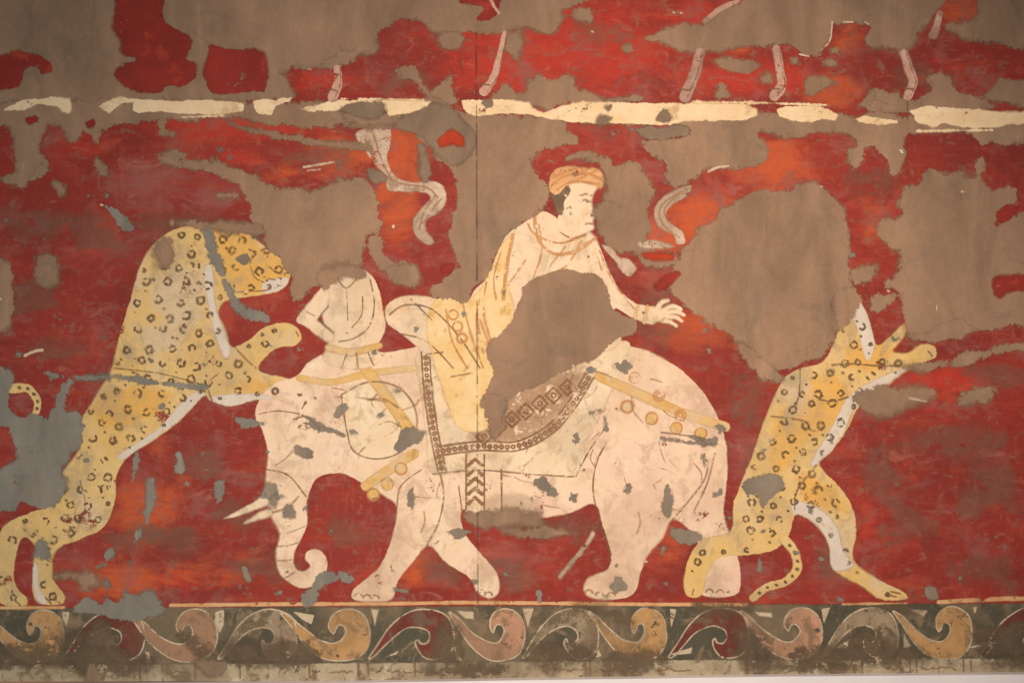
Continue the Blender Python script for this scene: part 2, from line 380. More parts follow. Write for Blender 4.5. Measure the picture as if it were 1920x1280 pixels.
def blobs(lst):
    def g(x, y):
        o = np.zeros_like(x)
        for cx, cy, rx, ry, a in lst:
            o = np.maximum(o, a * np.exp(-(((x - cx) / rx) ** 2 + ((y - cy) / ry) ** 2)))
        return o
    return g
ORANGE = [(740, 350, 60, 120, 1), (640, 290, 90, 50, .8), (770, 270, 60, 60, .9), (1450, 310, 90, 70, 1), (1320, 410, 80, 60, 1), (1250, 430, 70, 60, .8), (1300, 620, 90, 50, .9),
  (1420, 640, 60, 40, .7), (560, 320, 120, 40, .55), (200, 280, 50, 50, .35), (270, 950, 110, 90, .75), (230, 1090, 120, 50, .85), (390, 1060, 150, 60, .6), (300, 850, 60, 60, .5), (770, 1050, 50, 70, .8),
  (1260, 1020, 40, 60, .7), (980, 1090, 70, 30, .6), (1570, 170, 70, 40, .9), (1590, 80, 50, 60, .7), (1790, 20, 60, 50, .8), (1400, 95, 60, 20, .7), (1680, 640, 60, 90, .3), (1640, 420, 50, 90, .5), (1800, 740, 90, 20, .6), (1200, 660, 60, 40, .5), (1620, 960, 60, 60, .35), (1220, 250, 60, 16, .6)]
BRIGHT = [(1050, 100, 250, 120, 1), (430, 240, 160, 30, 1), (1350, 40, 120, 60, 1), (1400, 140, 150, 50, .9), (150, 260, 90, 60, .6), (600, 150, 80, 40, .7), (450, 300, 90, 40, .5), (1750, 720, 180, 60, .7), (1770, 140, 120, 60, .5),
  (1650, 990, 160, 160, .45), (550, 250, 100, 40, .5), (690, 1090, 60, 30, .6), (1880, 300, 60, 80, .4), (1500, 430, 200, 80, .4), (300, 1090, 180, 40, .6)]
MAUVE = [(280, 340, 130, 70, .8), (400, 370, 90, 60, .65), (240, 450, 80, 90, .45), (130, 490, 70, 80, .3), (100, 850, 60, 70, .5), (940, 1040, 60, 60, .7), (1410, 850, 60, 90, .75), (1560, 1060, 60, 60, .7), (1130, 1010, 60, 60, .2), (1280, 560, 50, 30, .35),
  (150, 1050, 60, 60, .6), (330, 990, 50, 60, .35), (1650, 880, 50, 40, .4), (1860, 880, 50, 110, .5), (1700, 950, 40, 60, .35), (1300, 100, 40, 40, .2), (430, 450, 90, 60, .4), (820, 1080, 40, 30, .6), (1850, 650, 120, 25, .5), (1880, 1060, 60, 90, .4)]
full = sd_poly([(-60, -60), (1980, -60), (1980, 1170), (-60, 1170)])
sheet('red_ground', full, 0, M_RED, mural, h=8, margin=1, extra={'orange': blobs(ORANGE), 'bright': blobs(BRIGHT), 'mauve': blobs(MAUVE)})

def S(*p): return sd_poly(smooth(p))
def line(*p, w=1.4, w1=None, n=6): return (smooth(p, n, False), w, w if w1 is None else w1)
def ring(cx, cy, r, w=1.3, a0=0, a1=360, ry=None):
    t = np.radians(np.linspace(a0, a1, 18)); return (np.stack([cx + r * np.cos(t), cy + (ry or r) * np.sin(t)], 1), w, w)

# ---- two spotted cats, rearing on their own
def rosettes(field, step, seed, avoid=7):
    r = np.random.default_rng(seed); out = []; x0, y0, x1, y1 = field.box
    row = 0; y = y0
    while y < y1:
        x = x0 + (row % 2) * step * .5
        while x < x1:
            cx, cy = x + r.uniform(-.2, .2) * step, y + r.uniform(-.2, .2) * step
            d = field(np.array([[cx]]), np.array([[cy]]))[0, 0]
            if d > avoid:
                k = r.random(); rr = r.uniform(5, 7.4) if d > 14 else r.uniform(2.5, 4)
                n = 4; a0 = r.uniform(0, 90)
                for i in range(n):
                    if r.random() < .12: continue
                    a = math.radians(a0 + i * 90 + r.uniform(-14, 14)); b2 = a + math.radians(r.uniform(34, 74)); q1, q2 = rr * r.uniform(.85, 1.12), rr * r.uniform(.85, 1.12)
                    out.append((np.array([(cx + q1 * math.cos(a), cy + q1 * math.sin(a)), (cx + q2 * math.cos(b2), cy + q2 * math.sin(b2))]), r.uniform(1.3, 2.7), r.uniform(1.3, 2.7)))
                if r.random() < .55:
                    q = (cx + r.uniform(-.5, .5) * step, cy + step * .45)
                    if field(np.array([[q[0]]]), np.array([[q[1]]]))[0, 0] > 5: out.append((np.array([q, (q[0] + 1.5, q[1] + 1)]), 1.7, 1.7))
            x += step
        y += step * .8; row += 1
    return sd_strokes(out)

lc = S((398, 421), (412, 414), (428, 420), (452, 428), (478, 446), (505, 470), (530, 486), (544, 506), (541, 530), (522, 546), (496, 552), (468, 556), (440, 560), (418, 568), (410, 588), (422, 618), (434, 650),
  (462, 640), (492, 616), (524, 604), (554, 612), (566, 632), (552, 648), (526, 650), (502, 664), (484, 690), (500, 700), (536, 708), (566, 728), (586, 752), (578, 772), (550, 768), (520, 752), (480, 750), (434, 762), (396, 752), (382, 742),
  (340, 786), (284, 828), (238, 858), (219, 890), (214, 944), (194, 988), (150, 1010), (112, 1026), (98, 1052), (102, 1090), (120, 1112), (118, 1131), (78, 1132), (62, 1112), (62, 1058), (66, 1024), (46, 1006), (32, 1030), (26, 1078), (34, 1104), (50, 1120), (46, 1135), (8, 1134), (-14, 1108),
  (-2, 1040), (4, 988), (52, 962), (96, 944), (118, 884), (148, 842), (154, 786), (184, 736), (209, 690), (224, 630), (246, 556), (266, 492), (298, 448), (346, 424))
rc = S((1468, 712), (1500, 690), (1545, 676), (1572, 618), (1590, 575), (1604, 556), (1624, 584), (1638, 630), (1646, 648), (1672, 628), (1690, 610), (1704, 604), (1700, 622), (1684, 644), (1674, 658), (1700, 662), (1718, 650), (1734, 644), (1752, 650), (1756, 668), (1742, 676), (1722, 684), (1690, 702), (1652, 734), (1612, 762), (1588, 806), (1556, 848), (1536, 870),
  (1566, 904), (1596, 944), (1606, 996), (1600, 1046), (1640, 1082), (1688, 1106), (1700, 1122), (1654, 1124), (1618, 1100), (1562, 1066), (1554, 1022), (1532, 986), (1492, 964), (1480, 1000), (1452, 1030), (1402, 1040), (1352, 1044), (1326, 1070), (1316, 1114), (1286, 1114), (1284, 1070), (1300, 1030), (1326, 1008), (1370, 994), (1376, 940), (1396, 890), (1416, 838), (1440, 770))

SANDY = [(340, 560, 60, 80, 1), (300, 640, 70, 40, .8), (250, 520, 40, 60, .5), (170, 960, 50, 50, .7), (1490, 740, 40, 50, .9), (1400, 930, 30, 50, .6), (1580, 1010, 40, 60, .8), (1640, 1090, 40, 30, .7)]
SOOT = [(310, 480, 40, 50, .8), (250, 660, 30, 40, .7), (190, 740, 30, 30, .5), (120, 900, 40, 60, .6), (1490, 700, 60, 24, .7), (1480, 780, 30, 40, .7), (1450, 960, 50, 50, .6), (1560, 930, 40, 30, .4), (60, 1000, 60, 30, .5)]
def cat(name, f, tail, amber_area, belly, lines, seed, label, b, q):
    lx = lambda x, y: np.clip(amber_area(x[None, :], y[None, :])[0] / 22 + .3, 0, 1)  # weight of the amber coat paint inside its outlined areas
    root = sheet(name, f, b, M_CAT, mural, h=3, extra={'amber': lx, 'sandy': blobs(SANDY), 'soot': blobs(SOOT)}); root['label'] = label
    sheet('pale_belly', clip(belly, f, -1), b + 0.6 * q, M_BELLY, root, h=3)
    sheet('tail', tail, b + 0.15 * q, M_CAT, root, h=2.5)
    tf = rosettes(f, 37, seed, 8); tl = [s_ for s_ in tail.path]
    sheet('tail_spots', sd_strokes([(np.array([p, p + (1.5, 1)]), 3.0, 2.4) for p in tl]), b + .9 * q, M_SPOT, root, h=1.6, margin=3)
    sheet('rosette_spots', tf, b + 0.9 * q, M_SPOT, root, h=1.6, margin=3)
    sheet('contour_line', sd_strokes(lines), b + 1.1 * q, M_LINE, root, h=1.6, margin=3)
    return root
cat('painted_leopard', lc, sd_strokes([line((22, 728), (52, 728), (70, 752), (66, 776), w=9, w1=6)]),
    union(S((395, 420), (450, 424), (500, 462), (546, 500), (530, 548), (460, 556), (425, 520), (395, 450)), S((180, 735), (270, 720), (330, 740), (260, 800), (180, 800)), S((430, 715), (520, 715), (580, 760), (520, 745), (450, 745))),
    union(S((384, 500), (398, 500), (404, 570), (420, 620), (434, 655), (420, 670), (402, 620), (388, 560)), S((386, 738), (340, 784), (240, 856), (226, 850), (300, 800), (350, 745)), S((400, 742), (480, 738), (510, 748), (440, 764), (400, 758)), S((60, 1058), (70, 1058), (74, 1100), (88, 1130), (70, 1130)), S((496, 528), (540, 520), (544, 534), (515, 550), (495, 548))),
    [line((420, 420), (412, 436), (424, 446), (436, 436), w=1.3), line((505, 500), (520, 512), (542, 512), w=1.2), line((470, 500), (478, 520), (496, 530), w=1.1), line((532, 488), (542, 496), (543, 504), w=2.6), line((516, 524), (518, 524), w=1.6), line((526, 528), (528, 528), w=1.6), line((520, 534), (522, 534), w=1.4), line((440, 548), (470, 546), (500, 544), (530, 534), w=1), line((541, 508), (530, 518), (512, 524), (494, 518), w=1.5), line((490, 470), (500, 466), (510, 472), w=1.7), line((496, 474), (502, 475), w=2.2), line((408, 424), (418, 432), (428, 424), w=1.5), line((440, 650), (460, 672), (480, 690), w=1.2),
     line((214, 690), (300, 700), (385, 722), w=1.0), line((150, 900), (160, 950), (140, 1000), w=1.1), line((398, 752), (390, 720), (410, 700), w=1.2), line((552, 616), (560, 630), w=1.3), line((574, 752), (566, 766), w=1.3), line((100, 1118), (112, 1130), w=1.4), line((86, 1120), (96, 1131), w=1.4), line((26, 1122), (38, 1134), w=1.4)],
    3, 'yellow spotted cat rearing at the left of the elephant', 1.0, 1.0)
cat('painted_leopard', rc, sd_strokes([line((1470, 1010), (1490, 1036), (1494, 1066), (1472, 1090), (1438, 1100), (1412, 1120), w=9, w1=7)]),
    union(S((1480, 720), (1560, 700), (1600, 740), (1560, 800), (1500, 850), (1450, 900), (1440, 820)), S((1500, 880), (1560, 910), (1600, 970), (1560, 960), (1500, 940)), S((1590, 640), (1680, 650), (1640, 700), (1590, 690))),
    union(S((1598, 590), (1608, 556), (1626, 586), (1640, 640), (1628, 676), (1616, 650), (1608, 616)), S((1700, 690), (1640, 738), (1600, 770), (1580, 812), (1540, 866), (1520, 866), (1560, 800), (1590, 745), (1640, 712)), S((1490, 940), (1540, 955), (1570, 990), (1580, 1030), (1600, 1060), (1560, 1066), (1540, 1010), (1490, 968))),
    [line((1690, 684), (1650, 686), (1600, 682), (1560, 684), w=1.6), line((1590, 744), (1560, 752), (1535, 748), w=1.6), line((1446, 780), (1480, 784), (1510, 790), (1520, 806), (1540, 806), w=1.3), line((1500, 690), (1498, 740), (1490, 760), w=1.3), line((1490, 960), (1494, 920), (1530, 872), w=1.3), line((1688, 1112), (1670, 1108), w=1.4), line((1680, 1118), (1664, 1114), w=1.4), line((1300, 1104), (1298, 1114), w=1.4), line((1740, 658), (1748, 668), w=1.4)],
    11, 'yellow spotted cat rearing away at the right of the elephant', 2.15, .3)

# ---- elephant
el = S((478, 778), (490, 742), (518, 716), (556, 704), (580, 678), (622, 660), (680, 654), (730, 660), (790, 648), (860, 640), (940, 650), (1040, 660), (1120, 656), (1184, 650), (1244, 672), (1300, 714), (1340, 770), (1361, 830), (1363, 900), (1356, 958), (1370, 1004), (1386, 1056), (1387, 1102), (1370, 1117), (1322, 1117), (1308, 1098), (1316, 1042), (1300, 1002), (1262, 972),
  (1244, 1006), (1216, 1038), (1202, 1072), (1192, 1106), (1166, 1122), (1112, 1121), (1094, 1106), (1104, 1082), (1140, 1066), (1144, 1030), (1130, 984), (1114, 944), (1060, 964), (984, 971), (904, 962), (866, 956), (870, 996), (900, 1036), (930, 1072), (936, 1106), (918, 1121), (894, 1108), (880, 1082), (834, 1052), (804, 1022), (776, 1050), (746, 1088), (732, 1124), (668, 1125), (660, 1108), (688, 1084), (714, 1058), (734, 1010), (744, 952), (722, 930), (690, 912), (650, 890), (612, 888), (588, 904),
  (576, 940), (576, 980), (564, 1010), (552, 1036), (552, 1060), (566, 1070), (582, 1060), (572, 1046), (578, 1032), (598, 1030), (612, 1046), (612, 1070), (596, 1092), (576, 1101), (552, 1098), (524, 1072), (518, 1036), (524, 1002), (508, 966), (498, 910), (502, 850), (492, 806))
SOIL = [(950, 945, 70, 26, .9), (1150, 1090, 50, 40, .6), (1150, 1010, 30, 50, .6), (1340, 1080, 40, 50, .6), (1330, 780, 40, 60, .7), (1290, 740, 50, 30, .5), (700, 1090, 40, 40, .6), (730, 1000, 24, 70, .5), (620, 760, 60, 40, .6), (540, 880, 40, 60, .5), (520, 780, 40, 40, .4), (910, 1080, 30, 40, .6), (850, 960, 30, 60, .5), (770, 920, 40, 50, .5), (560, 1080, 40, 30, .5), (1250, 960, 30, 40, .5), (760, 820, 50, 30, .7)]
ROSY = [(1200, 900, 120, 150, .8), (1320, 900, 50, 120, .7), (1120, 760, 80, 60, .5)]  # warm light's pinkish tint toward the right, put into the hide colour
CHALK = [(820, 1000, 40, 60, .6), (1180, 860, 60, 60, .5), (600, 680, 60, 20, .7), (640, 840, 70, 40, .6), (520, 1000, 20, 60, .7)]
ele = sheet('painted_elephant', el, 1.0, M_ELE, mural, h=3, extra={'soil': blobs(SOIL), 'rosy': blobs(ROSY), 'chalk': blobs(CHALK)}); ele['label'] = 'pale elephant walking left with a seated rider'
sheet('tusk', S((500, 926), (470, 944), (430, 966), (418, 972), (450, 966), (480, 954), (504, 944)), 1.2, M_PALE, ele, h=2)
sheet('tusk', S((506, 954), (484, 962), (458, 980), (484, 974), (510, 966)), 1.2, M_PALE, ele, h=2)
ear = S((640, 740), (690, 716), (744, 724), (776, 760), (780, 806), (752, 846), (706, 860), (664, 846), (650, 806))
sheet('ear', ear, 1.3, M_CLOTH, ele, h=3)
cl = sd_poly(smooth([(785, 655), (900, 650), (1030, 664), (1150, 640), (1182, 650), (1152, 720), (1120, 790), (1094, 840), (1076, 893), (1000, 888), (900, 880), (812, 888), (800, 820), (790, 740)], 4))
cloth = sheet('saddle_cloth', cl, 1.3, M_CLOTH, ele, h=3)
# cloth borders: plain double line with dots, a hem of lozenges
edge1 = smooth([(790, 660), (796, 740), (808, 820), (822, 886)], 8, False)
hem = smooth([(820, 846), (900, 836), (970, 836), (1030, 806), (1072, 760), (1106, 704)], 10, False)
def dotted(path, step, r, w):
    out = []; d = np.r_[0, np.cumsum(np.hypot(*np.diff(path, axis=0).T))]
    for s in np.arange(step, d[-1], step):
        out.append(ring(np.interp(s, d, path[:, 0]), np.interp(s, d, path[:, 1]), r, w))
    return out
def offset(path, k):
    t = np.gradient(path, axis=0); t /= np.linalg.norm(t, axis=1)[:, None]
    return path + k * np.stack([-t[:, 1], t[:, 0]], 1)
sheet('cloth_border', sd_strokes([(edge1, 1.4, 1.4), (offset(edge1, -15), 1.4, 1.4), (offset(hem, 8), 1.5, 1.5), (offset(hem, -9), 1.5, 1.5)] + dotted(offset(edge1, -7.5), 11, 3, 1.6) + dotted(hem, 11, 3.2, 1.7)), 1.9, M_BROWN, cloth, h=1.6, margin=3)
veil = S((915, 720), (960, 690), (1040, 690), (1090, 694), (1070, 750), (1030, 796), (960, 824), (900, 830), (880, 800))
sheet('worn_stain', veil, 1.6, M_DIRTF, cloth, h=4, margin=24)
loz = []
for i in range(7):
    cx, cy = 908 + i * 26, 816 - i * 15 if i else 818
    s = 15
    loz.append((np.array([(cx - s, cy), (cx, cy - s), (cx + s, cy), (cx, cy + s), (cx - s, cy)]), 1.8, 1.8))
    loz.append(ring(cx, cy, 4, 1.6))
sheet('lozenge_band', sd_strokes(loz), 1.9, M_BROWN, cloth, h=1.6, margin=3)
chev = [(np.array([(874, 852), (874, 962)]), 1.4, 1.4), (np.array([(908, 852), (908, 964)]), 1.4, 1.4)]
for y in range(872, 960, 18): chev.append((np.array([(878, y), (891, y - 12), (904, y)]), 3.2, 3.2))
strap = sheet('hanging_strap', sd_poly([(873, 850), (909, 850), (909, 963), (873, 961)]), 1.7, M_CLOTH, ele, h=3)
sheet('chevron_pattern', sd_strokes(chev), 1.95, M_BROWN, strap, h=1.6, margin=3)
sheet('harness_strap', sd_strokes([line((660, 655), (700, 710), (740, 766), (776, 820), w=10)]), 1.7, M_OCHRE, ele, h=3)
sheet('harness_strap', sd_strokes([line((776, 850), (730, 880), (686, 910), w=9)]), 1.7, M_OCHRE, ele, h=3)
sheet('harness_strap', sd_strokes([line((560, 708), (620, 716), (690, 700), (776, 690), w=6)]), 1.65, M_OCHRE, ele, h=3)
sheet('harness_strap', sd_strokes([line((1124, 706), (1180, 730), (1250, 762), (1310, 784), (1360, 800), w=9)]), 1.7, M_OCHRE, ele, h=3)
for x, y in ((1176, 762), (1222, 784), (1268, 802), (726, 906), (752, 878), (1314, 812), (700, 926)):
    p = sheet('round_pendant', sd_strokes([(np.array([(x, y), (x, y + 1)]), 11, 11)]), 1.75, M_OCHRE, ele, h=2)
    sheet('pendant_rim', sd_strokes([ring(x, y, 11, 1.1)]), 2.0, M_RLINE, p, h=1.5, margin=3)
for x, y in ((1190, 708), (1276, 778), (1236, 742)):
    sheet('round_pendant', sd_strokes([ring(x, y, 10, 1.3), ring(x, y, 5, 1)]), 1.9, M_RLINE, ele, h=1.5, margin=3)
eye = [line((560, 800), (572, 793), (586, 797), w=1.8), line((560, 801), (573, 804), (586, 798), w=1.4), (np.array([(573, 799), (574, 799)]), 2.6, 2.6), line((550, 786), (572, 780), (592, 786), w=1.2)]
sheet('eye', sd_strokes(eye), 2.1, M_LINE, ele, h=1.5, margin=3)
fold = []
for k in range(80):
    x, y = rng.uniform(520, 1340), rng.uniform(690, 1090); a = rng.choice([1.2, 1.9, .4, 2.4]) + rng.uniform(-.3, .3); L = rng.uniform(18, 60); b = rng.uniform(-9, 9)
    p = [(x, y), (x + L * .5 * math.cos(a) + b, y + L * .5 * math.sin(a)), (x + L * math.cos(a), y + L * math.sin(a))]
    d = el(np.array([[q[0] for q in p]]), np.array([[q[1] for q in p]]))
    if d.min() > 8: fold.append((smooth(p, 6, False), rng.uniform(.7, 1.2), .5))
sheet('wrinkle_line', sd_strokes(fold), 1.97, M_LINEF, ele, h=1.6, margin=3)
sheet('contour_line', sd_strokes([(np.vstack([smooth([(640, 740), (690, 716), (744, 724), (776, 760), (780, 806), (752, 846), (706, 860), (664, 846), (650, 806), (640, 740)], 6, False)]), 1.2, 1.2),
    line((1136, 830), (1118, 870), (1112, 920), (1126, 980), (1146, 1040), w=1.3), line((1262, 972), (1290, 940), (1320, 900), (1330, 860), w=1.2), line((1300, 960), (1326, 905), (1340, 850), w=1.1), line((1240, 810), (1310, 820), (1345, 832), w=1.3),
    line((800, 1022), (822, 980), (832, 930), (826, 890), w=1.3), line((866, 956), (860, 910), w=1.3), line((744, 952), (752, 910), (790, 880), w=1.1), line((500, 880), (540, 890), (574, 930), w=1.2), line((486, 776), (520, 770), (560, 775), w=1.0), line((512, 960), (540, 950), (560, 930), w=1.1),
    line((522, 1000), (546, 996), (572, 986), w=.9), line((520, 1024), (542, 1022), (560, 1016), w=.9), line((520, 1050), (540, 1050), (553, 1046), w=.9), line((536, 1082), (552, 1072), w=.9), line((1080, 893), (1104, 846), (1136, 800), w=1.2), line((812, 888), (900, 881), (1000, 889), (1076, 893), w=1.3),
    line((700, 800), (730, 790), (752, 800), w=.9), line((690, 750), (720, 748), (746, 764), w=.9), line((940, 880), (941, 965), w=1.6)]), 2.1, M_LINE, ele, h=1.6, margin=3)
nails = []
for x, y in ((672, 1118), (688, 1121), (704, 1122), (1104, 1112), (1124, 1116), (1146, 1117), (1330, 1111), (1350, 1112), (902, 1112), (916, 1116)): nails.append(ring(x, y, 7, 1.1, 190, 350))
sheet('toenails', sd_strokes(nails), 2.1, M_LINE, ele, h=1.5, margin=3)
greys = []
for x, y, rx, ry, a in ((508, 920, 9, 18, 0), (512, 940, 7, 13, .2), (542, 960, 12, 12, 0), (770, 936, 7, 22, .1), (1178, 914, 6, 10, .1), (1250, 945, 8, 30, .1), (1016, 905, 16, 12, .3), (1038, 922, 10, 7, .7), (1074, 932, 8, 8, 0), (1160, 1098, 14, 14, 0), (640, 770, 9, 14, .4), (770, 822, 30, 18, -.5), (1170, 690, 14, 12, .4), (1316, 828, 24, 8, .4), (1080, 826, 7, 10, 0), (570, 848, 18, 10, .3), (604, 800, 40, 7, .4), (1350, 800, 12, 9, .4)):
    t = np.linspace(0, 2 * np.pi, 10, endpoint=False); r = 1 + rng.uniform(-.35, .35, 10)
    X = rx * r * np.cos(t); Y = ry * r * np.sin(t)
    greys.append(S(*np.stack([x + X * math.cos(a) - Y * math.sin(a), y + X * math.sin(a) + Y * math.cos(a)], 1)))
for g in greys: sheet('flaked_patch', g, 2.6, M_GREYW, ele, h=2.5)

# ---- rider and attendant
rb = S((1016, 396), (984, 416), (950, 440), (930, 480), (914, 520), (888, 546), (880, 580), (894, 640), (910, 706), (970, 706), (1100, 670), (1164, 640), (1152, 580), (1180, 592), (1212, 606), (1228, 606), (1234, 590), (1230, 576), (1192, 568), (1162, 544), (1142, 508), (1124, 462), (1108, 436), (1080, 430), (1046, 410))
rider = sheet('painted_rider', rb, 2.2, M_PALE, mural, h=3); rider['label'] = 'robed rider in a round cap seated on the elephant'
sheet('tunic', clip(S((926, 480), (962, 440), (950, 520), (966, 600), (940, 730), (920, 800), (860, 800), (820, 700), (800, 600), (830, 556), (880, 560), (912, 520)), union(rb, S((780, 530), (970, 530), (960, 830), (830, 830)))), 2.4, M_GOLD, rider, h=3, margin=10)
sheet('leg', S((890, 600), (850, 572), (800, 556), (752, 556), (724, 574), (726, 604), (752, 626), (800, 664), (846, 706), (884, 744), (908, 722), (900, 660)), 2.1, M_PALE, rider, h=3)
hd = sheet('head', S((1044, 346), (1040, 376), (1048, 398), (1044, 424), (1066, 446), (1096, 444), (1102, 436), (1114, 428), (1112, 414), (1118, 402), (1110, 386), (1112, 366), (1120, 344), (1080, 334)), 2.5, M_PALE, rider, h=2.5)
sheet('hair', S((1032, 356), (1062, 348), (1070, 360), (1058, 378), (1056, 398), (1046, 402), (1038, 382)), 2.8, M_HAIR, hd, h=2.5)
sheet('cap', S((1030, 356), (1032, 330), (1046, 316), (1072, 312), (1098, 316), (1122, 318), (1132, 334), (1128, 352), (1108, 344), (1080, 342), (1060, 350), (1044, 366)), 2.9, M_WRAP, hd, h=2.5)
sheet('face_line', sd_strokes([line((1088, 378), (1098, 375), (1108, 379), w=1.1), line((1086, 368), (1098, 364), (1110, 367), w=1), (np.array([(1101, 378), (1102, 378)]), 1.8, 1.8), line((1098, 420), (1106, 419), (1112, 421), w=1.1), line((1108, 405), (1116, 404), w=.9), line((1050, 436), (1072, 446), (1098, 440), w=1), line((1062, 392), (1070, 388), (1070, 402), w=1.1)]), 2.9, M_LINE, hd, h=1.5, margin=3)
sheet('cap_line', sd_strokes([line((1034, 348), (1060, 330), (1100, 326), (1130, 338), w=1.5), line((1036, 336), (1064, 320), (1100, 318), w=1.2), line((1044, 356), (1074, 340), (1126, 346), w=1.2), line((1060, 346), (1090, 334), (1116, 320), w=1)]), 3.1, M_RLINE, hd, h=1.5, margin=3)
sheet('robe_line', sd_strokes([line((1002, 406), (1010, 450), (1040, 476), (1080, 470), (1116, 446), w=3), line((962, 440), (950, 500), (944, 560), w=3), line((985, 488), (966, 515), (952, 535), w=1.3), line((1090, 452), (1060, 500), (1010, 520), w=1.6), line((1124, 470), (1150, 530), (1190, 580), w=1.2), line((990, 420), (1004, 440), (1050, 456), (1096, 440), w=1.5), line((940, 470), (926, 520), (930, 560), w=1.2), line((1010, 420), (1016, 470), (1000, 520), w=1), line((1060, 462), (1030, 500), w=1.1), line((1120, 480), (1128, 506), w=1), line((912, 530), (906, 580), (920, 640), w=1.4), line((900, 600), (930, 680), w=1.2)]), 2.7, M_RLINE, rider, h=1.6, margin=3)
sheet('hand', sd_strokes([line((1226, 590), (1244, 590), w=14, w1=12), line((1244, 581), (1262, 574), (1276, 580), w=4.4, w1=3.2), line((1246, 588), (1266, 584), (1282, 590), w=4.6, w1=3.2), line((1246, 595), (1266, 594), (1278, 602), w=4.4, w1=3.2), line((1242, 601), (1258, 604), (1268, 611), w=4, w1=3), line((1232, 580), (1240, 568), (1252, 563), w=4.6, w1=3.4)]), 2.3, M_PALE, rider, h=2)
sheet('cuff', sd_strokes([line((1196, 572), (1190, 598), w=3), line((1214, 574), (1208, 604), w=3)]), 2.7, M_OCHRE, rider, h=2)
sheet('leg_line', sd_strokes([line((730, 590), (760, 572), (810, 580), (860, 630), (900, 690), w=1.4), line((752, 626), (800, 640), (850, 690), w=1.3), line((800, 664), (830, 660), w=1.2), line((846, 706), (880, 700), w=1.2), line((770, 560), (810, 600), w=1.1)]), 2.6, M_LINE, rider, h=1.6, margin=3)
sheet('tunic_line', sd_strokes([ring(850, 590, 9, 1.6), ring(858, 612, 9, 1.6), ring(866, 634, 9, 1.6), line((836, 580), (848, 640), (876, 690), w=1.5), line((868, 570), (884, 630), (906, 690), w=1.5), line((900, 560), (894, 600), (906, 660), w=2)]), 2.7, M_RLINE, rider, h=1.6, margin=3)
at = S((620, 522), (650, 505), (684, 507), (706, 530), (718, 578), (722, 618), (708, 650), (716, 672), (690, 690), (640, 690), (606, 674), (616, 640), (606, 600), (602, 556))
att = sheet('painted_attendant', at, 2.2, M_PALE, mural, h=3); att['label'] = 'small pale attendant seated on the elephant neck'
sheet('arm', S((614, 528), (592, 552), (566, 584), (556, 602), (572, 612), (604, 636), (622, 640), (626, 626), (602, 606), (596, 598), (616, 574)), 2.25, M_PALE, att, h=2.5)
sheet('robe_line', sd_strokes([line((694, 524), (702, 570), (692, 612), (664, 634), (636, 640), w=1.3), line((680, 556), (678, 590), (660, 614), w=1.1), line((616, 574), (600, 598), (626, 624), w=1.2), line((628, 516), (650, 540), (676, 512), w=1.1), line((650, 540), (652, 600), w=.9), line((640, 690), (650, 664), w=1), line((672, 690), (668, 662), w=1), line((700, 684), (690, 660), w=1), line((574, 584), (590, 592), w=.9)]), 2.6, M_LINE, att, h=1.6, margin=3)
sheet('belt', sd_strokes([line((616, 652), (660, 660), (712, 648), w=6)]), 2.5, M_OCHRE, att, h=2.5)

# ---- pale ribbons floating in the red field
rib = sheet('painted_ribbon', S((668, 250), (700, 238), (730, 240), (732, 270), (726, 300), (740, 330), (770, 342), (812, 340), (834, 352), (836, 380), (820, 400), (800, 412), (798, 430), (812, 452), (800, 458), (778, 440), (774, 414), (790, 392), (806, 374), (796, 362), (760, 360), (728, 356), (724, 330), (700, 304), (678, 276)), 1, M_RIBBON, mural, h=3)
sheet('fold_line', sd_strokes([line((700, 250), (716, 300), (740, 340), (800, 352), (820, 370), w=1.3), line((818, 366), (796, 396), (786, 430), w=1.2), line((684, 262), (704, 290), w=1.2), line((828, 372), (806, 400), (792, 420), w=1)]), 1.7, M_LINEF, rib, h=1.6, margin=3)
rib = sheet('painted_ribbon', S((1296, 348), (1270, 354), (1240, 372), (1226, 396), (1234, 424), (1262, 440), (1270, 456), (1284, 456), (1280, 434), (1256, 418), (1250, 400), (1262, 382), (1290, 366)), 1, M_RIBBON, mural, h=3)
sheet('fold_line', sd_strokes([line((1290, 354), (1250, 376), (1236, 398), (1246, 424), (1274, 446), w=1.2), line((1270, 366), (1246, 392), (1252, 414), w=1)]), 1.7, M_LINEF, rib, h=1.6, margin=3)
sheet('painted_ribbon', S((1196, 456), (1226, 450), (1262, 462), (1240, 466), (1206, 466)), 3.9, M_RIBBON, mural, h=2.5)
sheet('painted_ribbon', S((1128, 460), (1146, 466), (1160, 482), (1180, 486), (1192, 504), (1180, 518), (1164, 508), (1152, 488)), 3.6, M_RIBBON, mural, h=2.5)
sheet('pale_scratch', sd_strokes([line((1050, 1080), (1075, 1050), (1100, 1020), (1112, 1000), w=3, w1=5)]), 1.2, M_RIBBON, mural, h=2)

